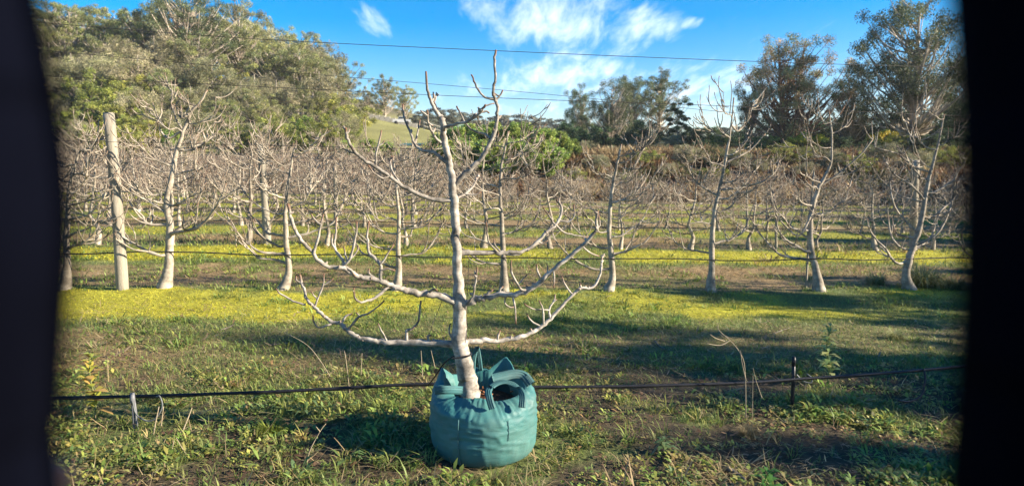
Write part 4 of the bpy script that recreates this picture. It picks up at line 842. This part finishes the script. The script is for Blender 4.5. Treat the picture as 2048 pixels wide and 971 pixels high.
# foreground: weeds in rosettes, tufts of grass, straw
def clumps(n, y0, y1, per, spread, prob, pal, ln, wd, pt, bend, pw=1.3, base_w=.35, lift=0.0, tint=.35):
    x, y = scatter(n, y0, y1, pw, 1.2); m_, l_, d_, s_, far_ = zones(x, y); ok = (gr_.random(n) < prob(x, y, m_, l_, d_, s_)) & off_bag(x, y); x, y = x[ok], y[ok]; n = len(x)
    c = gr_.integers(per[0], per[1], n); i = np.repeat(np.arange(n), c); N_ = len(i); az = gr_.uniform(0, 6.28, N_); rr = spread * np.sqrt(gr_.random(N_)); size = gr_.uniform(.55, 1.5, n)
    bx, by = x[i] + rr * np.cos(az), y[i] + rr * np.sin(az); cc = pick(pal, n); C = cc[i] * (1 - tint) + pick(pal, N_) * tint; C = C * gr_.uniform(.75, 1.3, N_)[:, None]
    B = ground_pts(bx, by, lift); B[:, 2] += gr_.uniform(0, 1, N_) * lift * size[i]
    k = off_bag(bx, by); a2 = az + gr_.normal(0, .6, N_)
    return blades(B[k], a2[k], (gr_.uniform(*ln, N_) * size[i])[k], (gr_.uniform(*wd, N_) * size[i])[k], gr_.uniform(*pt, N_)[k], gr_.uniform(*bend, N_)[k], C[k], base_w)
wn = lambda x, y: fbm(x, y, .5, 83)
fore_ = lambda x, y: 1 - sst(4.1, 5.4, y - T * x)
stuff('weeds', 'low leafy weeds and clover in the foreground', 'weeds', [
    clumps(24000, 2.2, 5.6, (6, 14), .03, lambda x, y, m, l, d, s: fore_(x, y) * sst(.40, .58, wn(x, y)) * (1 - .75 * s), G_WEED, (.012, .036), (.006, .017), (.1, 1.1), (.2, 1.0), lift=.015),
    clumps(3600, 2.2, 5.2, (9, 18), .045, lambda x, y, m, l, d, s: fore_(x, y) * sst(.50, .64, fbm(x, y, .8, 88)) * (1 - s), G_WEED[:5], (.03, .065), (.008, .018), (.2, 1.2), (.3, 1.2), lift=.02)])
stuff('grass', 'green grass tufts among the foreground weeds', 'grass', [
    clumps(2600, 2.2, 6.0, (10, 18), .035, lambda x, y, m, l, d, s: fore_(x, y) * (.35 + .5 * (1 - sst(.4, .6, wn(x, y)))) * (1 - .8 * s), G_LAWN + [(.30, .28, .07)], (.04, .10), (.003, .006), (.5, 1.4), (.2, 1.3), base_w=.9),
    clumps(520, 2.8, 4.2, (14, 26), .05, lambda x, y, m, l, d, s: 1.0 * ((x > -1.6) & (x < -.4) & (y > 3.1)), G_LAWN[:3], (.05, .12), (.003, .006), (.5, 1.3), (.4, 1.4), base_w=.9),
    clumps(13000, 2.2, 6.5, (4, 9), .03, lambda x, y, m, l, d, s: fore_(x, y) * (1 - .92 * s), G_LAWN + G_DRY[:1], (.02, .05), (.003, .006), (.4, 1.3), (.1, .8), base_w=.9)])
stuff('grass', 'scattered green tufts and clover in the orchard alleys', 'grass', [
    clumps(5200, 5.0, 12, (8, 16), .06, lambda x, y, m, l, d, s: sst(.46, .62, fbm(x, y, .9, 101)), G_LAWN + G_WEED[:4], (.03, .07), (.006, .012), (.3, 1.3), (.2, 1.0), base_w=.6),
    clumps(2600, 11, 30, (8, 14), .12, lambda x, y, m, l, d, s: sst(.46, .62, fbm(x, y, 1.4, 103)), G_LAWN + G_DRY, (.06, .15), (.012, .022), (.4, 1.3), (.2, 1.0), base_w=.7)])
stuff('dry_straw', 'fallen leaves and prunings littering the alleys', 'litter', [
    clumps(4200, 4.6, 16, (2, 5), .10, lambda x, y, m, l, d, s: .15 + .85 * d, [(.20, .12, .07), (.30, .20, .12), (.13, .085, .055), (.42, .33, .2)], (.02, .08), (.005, .013), (-.05, .4), (-.5, .6), base_w=.5, lift=.01)])
stuff('dry_straw', 'dead straw and stalks lying among the weeds', 'straw', [
    clumps(7500, 2.2, 6.5, (2, 6), .06, lambda x, y, m, l, d, s: (.12 + .88 * sst(.46, .6, fbm(x, y, .6, 91) + .10 * sst(-.6, -1.6, x))) * (1 - .6 * s), G_DRY + [(.42, .33, .19)], (.03, .13), (.002, .0045), (-.05, .45), (-.2, .4), base_w=1.0, lift=.02),
    clumps(260, 2.2, 4.6, (2, 4), .05, lambda x, y, m, l, d, s: fore_(x, y) * sst(.45, .7, fbm(x, y, .7, 95)), [(.42, .32, .17), (.34, .24, .13)], (.06, .17), (.004, .007), (.1, 1.3), (-.3, .5), base_w=1.0),
    clumps(2600, 2.2, 5.0, (3, 6), .04, lambda x, y, m, l, d, s: .7 * s + .1, [(.10, .055, .035), (.16, .09, .05), (.24, .15, .08)], (.015, .04), (.008, .02), (-.1, .4), (-.4, .6), base_w=.3, lift=.012)])
# bracken and dry grass over the bank
n = 26000; y = gr_.uniform(30.5, 46, n); x = gr_.uniform(-8, 42, n); nz = fbm(x, y, 2.2, 71); nz2 = fbm(x, y, 4.0, 77)
ok = (gr_.random(n) < sst(-6, 1, x)) & (nz > .36); x, y, nz, nz2 = x[ok], y[ok], nz[ok], nz2[ok]; n = len(x); i = np.repeat(np.arange(n), 7); N_ = len(i)
pb = np.array([(.21, .115, .065), (.27, .18, .095), (.15, .095, .055), (.40, .30, .16), (.13, .135, .06)]); ck = np.where(nz2 > .54, 3, np.where(nz2 < .42, 4, gr_.integers(0, 3, n)))
C = pb[np.where(gr_.random(N_) < .75, ck[i], gr_.integers(0, 5, N_))] * gr_.uniform(.6, 1.4, N_)[:, None]
B = ground_pts(x[i] + gr_.normal(0, .15, N_), y[i] + gr_.normal(0, .15, N_)); hh = (.35 + .9 * sst(.40, .62, nz))[i]
stuff('bracken', 'rusty brown bracken and dry grass covering the bank', 'bracken', [blades(B, gr_.uniform(0, 6.28, N_), gr_.uniform(.3, .8, N_) * hh, gr_.uniform(.05, .12, N_), gr_.uniform(.4, 1.45, N_), gr_.uniform(.2, 1.2, N_), C)])

# ------------------------------------------------------------------ single plants and sticks
def leaf_plant(name, label, u, v, Y, H, nleaf, ln, wd, pal, seed, cat='weed', stem_c=(.12, .14, .05)):
    rr = np.random.default_rng(seed); p = at(u, v, Y); z = gz(p[0], p[1]); o = thing(name, label, cat, (p[0], p[1], z))
    P = np.array([(0, 0, -.02), (.01, 0, H * .3), (-.015, .01, H * .65), (.0, 0, H)]); mb = MB(); mb.tube(smooth_path(P, 4), np.linspace(.006, .002, 13), 6); sm = noisy('weed_stem', stem_c, tuple(c * 1.4 for c in stem_c), 20, .7, 0); part('stem', mb, sm, o)
    for k in range(nleaf):
        h = H * (.18 + .82 * (k + rr.random()) / nleaf); a = k * 2.4 + rr.normal(0, .3); n_ = 1; l_ = rr.uniform(*ln) * (1.15 - .5 * h / H)
        b_ = np.array([[np.interp(h, P[:, 2], P[:, 0]), np.interp(h, P[:, 2], P[:, 1]), h]])
        v_, q_, t_, c_ = blades(b_, np.array([a]), np.array([l_]), np.array([l_ * wd]), np.array([rr.uniform(.1, .9)]), np.array([rr.uniform(.3, 1.1)]), np.array([pal[int(rr.integers(0, len(pal)))]]) * rr.uniform(.8, 1.25), .25)
        link('leaf', leaf_mesh('leaf', v_, [q_, t_], c_, grass_mat), o)
    return o
leaf_plant('leafy_weed', 'upright pale green leafy weed in the shaded alley at right', 1656, 735, 4.62, .44, 54, (.08, .15), .34, [(.30, .40, .13), (.38, .46, .17), (.45, .46, .18)], 1)
leaf_plant('leafy_weed', 'tall yellowing leafy weed beside the left dark upright', 186, 792, 3.62, .40, 40, (.07, .13), .5, [(.40, .42, .07), (.32, .37, .08), (.50, .43, .08), (.42, .27, .09)], 2)
leaf_plant('leafy_weed', 'small broad leaved green weed low at the right front', 1540, 935, 2.95, .12, 22, (.07, .12), .28, [(.06, .15, .03), (.08, .19, .04)], 3)
leaf_plant('leafy_weed', 'pale rosette weed right of the teal bag', 1330, 862, 3.42, .09, 20, (.06, .10), .3, [(.12, .19, .07), (.16, .22, .09)], 4)
straw_m = noisy('dry_stalk', (.24, .19, .12), (.38, .31, .21), 25, .85, 0)
def stalk(label, paths, Y, r=.0028, cat='stalk', name='dry_stalk'):
    p0 = at(*paths[0][0], Y); z = gz(p0[0], p0[1]); o = thing(name, label, cat, (p0[0], p0[1], z))
    for j, pp in enumerate(paths):
        P = np.array([at(u, v, Y + .02 * i * (-1) ** j) for i, (u, v) in enumerate(pp)]) - np.array([p0[0], p0[1], z])
        if j == 0: P[0][2] = -.02
        mb = MB(); mb.tube(smooth_path(P, 4), np.linspace(r, r * .5, (len(P) - 1) * 4 + 1), 5); part('stem', mb, straw_m, o)
stalk('tall forked dead stalk standing right of the teal bag', [[(1494,800),(1490,740),(1480,705),(1460,680),(1438,660),(1436,648)], [(1450,682),(1432,676),(1420,668)], [(1492,760),(1484,725),(1481,700)], [(1460,680),(1440,690),(1412,686)]], 3.95, .0035)
stalk('two short dead stalks right of the forked one', [[(1507,785),(1506,750)], [(1524,795),(1512,760),(1506,735)]], 4.0)
stalk('thin bent dry stalk left of the bag in its shadow', [[(612,940),(618,905),(640,862),(652,846)], [(640,862),(632,852)]], 3.15)
stalk('cluster of dead upright stems behind the pipe left of the bag', [[(700,745),(692,720),(688,700)], [(722,748),(724,705)], [(845,752),(842,700)], [(870,735),(862,700)], [(660,752),(640,720),(615,690),(578,668)]], 4.1)
stalk('leaning dead stems by the left pipe stake', [[(305,868),(312,840),(318,812)], [(322,850),(327,812)], [(365,862),(378,830),(384,814)]], 3.45, .004)
stalk('broken straw stems at the bottom left', [[(340,922),(348,880)], [(372,908),(352,874)], [(205,940),(220,905)], [(378,935),(400,905)]], 3.2, .003)
stick_m = noisy('dead_wood', (.10, .085, .07), (.24, .21, .17), 20, .9, .4, 60)
def stick(label, pts, r, name='fallen_stick'):
    P = []
    for (u, v) in pts:
        d = ray(u, v); t_ = EYE / -d[2]; x, y = d[0] * t_, d[1] * t_
        for _ in range(4): z = gz(x, y); t_ = (EYE - z - r * .9) / -d[2]; x, y = d[0] * t_, d[1] * t_
        P.append((x, y, gz(x, y) + r * 1.2))
    P = np.array(P); o_ = P[0].copy(); mb = MB(); Q = smooth_path(P - o_, 4); mb.tube(Q, r * (1 - .5 * np.linspace(0, 1, len(Q))), 7, start_cap=True); o = link(name, mb.mesh(name, stick_m)); o.location = o_; tag(o, label, 'stick', 'fallen sticks')
stick('thick dark stick lying on bare soil at right', [(1640, 822), (1675, 819), (1708, 816)], .014)
stick('thin crooked prunings below the thick stick', [(1560, 848), (1590, 835), (1605, 822), (1622, 812)], .005)
stick('short thick bark piece at the bottom right', [(1450, 935), (1478, 952), (1490, 960)], .016)
stick('pale twig on brown litter left of the potted tree', [(440, 660), (456, 655), (470, 648)], .007)
stick('curved twig in shade right of the potted tree', [(1095, 688), (1130, 690), (1152, 678)], .006)
stick('long thin twig in the right alley', [(1545, 668), (1565, 660), (1590, 652)], .006)
stick('dark twig in the middle of the shaded alley', [(1310, 682), (1322, 694), (1348, 702)], .008)
stick('grey twig under the left limbs', [(540, 690), (600, 684), (640, 692)], .007)
def tussock(u, v, Y, H, label, pal, seed):
    rr = np.random.default_rng(seed); p = at(u, v, Y); z = gz(p[0], p[1]); n = 420; a = rr.uniform(0, 6.28, n); q = H * .35 * np.sqrt(rr.random(n)); B = np.stack([q * np.cos(a), q * np.sin(a), np.zeros(n) - .01], 1)
    C = np.array(pal)[rr.integers(0, len(pal), n)] * rr.uniform(.7, 1.3, n)[:, None]
    v_, q_, t_, c_ = blades(B, a + rr.normal(0, .5, n), rr.uniform(.6, 1.3, n) * H, np.full(n, .007) * H / .25, rr.uniform(.6, 1.45, n), rr.uniform(.3, 1.5, n), C, .9)
    o = link('grass_tussock', leaf_mesh('grass_tussock', v_, [q_, t_], c_, grass_mat)); o.location = (p[0], p[1], z); tag(o, label, 'grass tussock', 'grass tussocks')
TP = [(.30, .31, .13), (.38, .35, .18), (.24, .26, .10)]
tussock(1752, 572, 8.9, .22, 'flat pale tussock left of the leaning right fig tree', TP, 1)
tussock(1838, 575, 8.7, .40, 'tallest pale tussock just right of the leaning fig tree', TP, 2)
tussock(1874, 577, 8.6, .25, 'small tussock right of the tallest tussock', TP, 3)
tussock(1912, 580, 8.5, .22, 'tussock close to the right dark upright', TP, 4)
tussock(1498, 805, 3.72, .09, 'small straw coloured tussock at the foot of the forked stalk', [(.34, .27, .13), (.26, .2, .1)], 5)
tussock(1790, 670, 5.9, .12, 'little green tussock in the right alley', TP, 6)
tussock(540, 812, 3.55, .11, 'bright green grass tussock below the pipe at left', [(.16, .21, .03), (.22, .25, .04)], 7)
tussock(985, 952, 3.02, .10, 'pale grass tussock against the foot of the bag', [(.22, .23, .07), (.30, .26, .11), (.15, .19, .05)], 8)

# ------------------------------------------------------------------ the dark uprights the picture was taken between, and the hand on the left one
dark_m = noisy('blackened_timber', (.001, .0012, .003), (.002, .0025, .006), 18, 1.0, .4, 50, (3, 3, .6))
dark_m.node_tree.nodes['Principled BSDF'].inputs['Specular IOR Level'].default_value = .02
UY, UR = .125, .027
def upright(pts, Y, r, label):
    P = np.array([at(u, v, Y) for u, v in pts]); sgn = -1 if pts[0][0] < CX else 1; P[:, 0] += sgn * r * 1.11
    top = P[0] + (P[0] - P[1]) / (P[0][2] - P[1][2]) * .25; bot = P[-1].copy(); x0 = P[-1][0]; bot = np.array([x0, Y, gz(x0, Y) - .2]); mid = np.array([x0, Y, 1.0])
    Q = smooth_path(np.concatenate([[top], P, [mid], [bot]]), 5); mb = MB(); mb.tube(Q, r, 18, 0, start_cap=True); o = link('fence_upright', mb.mesh('fence_upright', dark_m)); tag(o, label, 'post', 'dark uprights beside the lens')
upright([(62, 0), (92, 150), (122, 330), (128, 480), (114, 680), (104, 880), (100, 971)], UY, UR, 'dark blurred upright close to the lens at the left edge')
upright([(1922, 0), (1936, 200), (1942, 480), (1930, 750), (1914, 971)], UY, UR, 'dark blurred upright close to the lens at the right edge')

# the hand: palm and fingers closed round the left upright below the view, only the raised thumb tip shows
skin_m, t, b = new_mat('skin'); b.inputs['Base Color'].default_value = (.55, .26, .20, 1); b.inputs['Roughness'].default_value = .5
sn = nd(t, 'ShaderNodeTexNoise', ins={'Scale': 120.0, 'Detail': 4.0}); sb = nd(t, 'ShaderNodeBump', ins={'Strength': .15, 'Distance': .002}); t.links.new(sn.outputs[0], sb.inputs['Height']); t.links.new(sb.outputs[0], b.inputs['Normal'])
sleeve_m = noisy('dark_sleeve', (.006, .007, .012), (.012, .013, .02), 60, .9, .3, 200)
pc = at(100, 971, UY); pxh = pc[0] - UR * 1.11; pyh = UY                  # axis of the left upright
hz0 = at(120, 962, UY + .02)[2]
def ring_pt(deg, z, rr): return np.array([pxh + rr * math.cos(rad(deg)), pyh + rr * math.sin(rad(deg)), z])
chains = []                                                           # (points, radii, cross-section)
palm = np.array([pxh - UR - .020, pyh - .006, hz0 - .035])
chains.append(([palm + [-.004, -.012, -.085], palm + [-.002, -.006, -.045], palm, palm + [0, .004, .034]], [.022, .026, .027, .018], (.62, 1.35)))
for k, (dz, ln) in enumerate(((0, 1.0), (-.0205, 1.05), (-.041, 1.0), (-.060, .86))):
    z = hz0 + dz; P_ = [ring_pt(188 - q * ln, z - .002 * i, UR + .0105) for i, q in enumerate((0, 24, 50, 76, 96, 108))]
    chains.append((P_, [.0105, .0102, .0098, .0092, .0082, .0055], (1, 1)))
chains.append(([palm + [.006, -.012, -.050], palm + [.014, -.024, -.030], ring_pt(250, hz0 - .050, UR + .012), ring_pt(282, hz0 - .040, UR + .011), ring_pt(302, hz0 - .034, UR + .010)], [.014, .013, .0118, .0108, .006], (1, .9)))
hand_mb = MB()
for P_, r_, fl in chains:
    Q_ = smooth_path(np.concatenate([np.array(P_), np.array(r_)[:, None]], 1), 4); hand_mb.tube(Q_[:, :3], Q_[:, 3] * fl[0], 12, 0, flat=fl[1] / fl[0], start_cap=True)
po = thing('person', 'bare hand in dark sleeve gripping the left upright, one fingertip showing', 'person', tuple(palm + [0, 0, -.10]))
hd = part('hand', hand_mb, skin_m, po, world=True)
rm = hd.modifiers.new('merge', 'REMESH'); rm.mode = 'VOXEL'; rm.voxel_size = .0022; rm.use_smooth_shade = True
smo = hd.modifiers.new('soften', 'SMOOTH'); smo.factor = .5; smo.iterations = 4
sv = MB(); wr_ = palm + [-.004, -.012, -.07]; sv.tube(smooth_path([wr_, wr_ + [-.01, -.03, -.06], wr_ + [-.03, -.12, -.16], wr_ + [-.05, -.24, -.22]], 4), np.linspace(.034, .055, 13), 16, start_cap=True); part('sleeve', sv, sleeve_m, po, world=True)

# ------------------------------------------------------------------ the light haze of a winter afternoon
hb = MB(); hb.box((-300, -70, -1.6), (300, 620, 40)); hzo = link('haze', hb.mesh('haze', None, False)); tag(hzo, 'thin pale haze over the orchard and hills', 'haze', kind='stuff')
hm = bpy.data.materials.new('haze'); hm.use_nodes = True; t = hm.node_tree
for n_ in list(t.nodes): t.nodes.remove(n_)
pv = nd(t, 'ShaderNodeVolumePrincipled', ins={'Color': (.86, .90, .96, 1), 'Density': .0003, 'Anisotropy': .2}); ou = nd(t, 'ShaderNodeOutputMaterial'); t.links.new(pv.outputs[0], ou.inputs['Volume']); hzo.data.materials.append(hm)
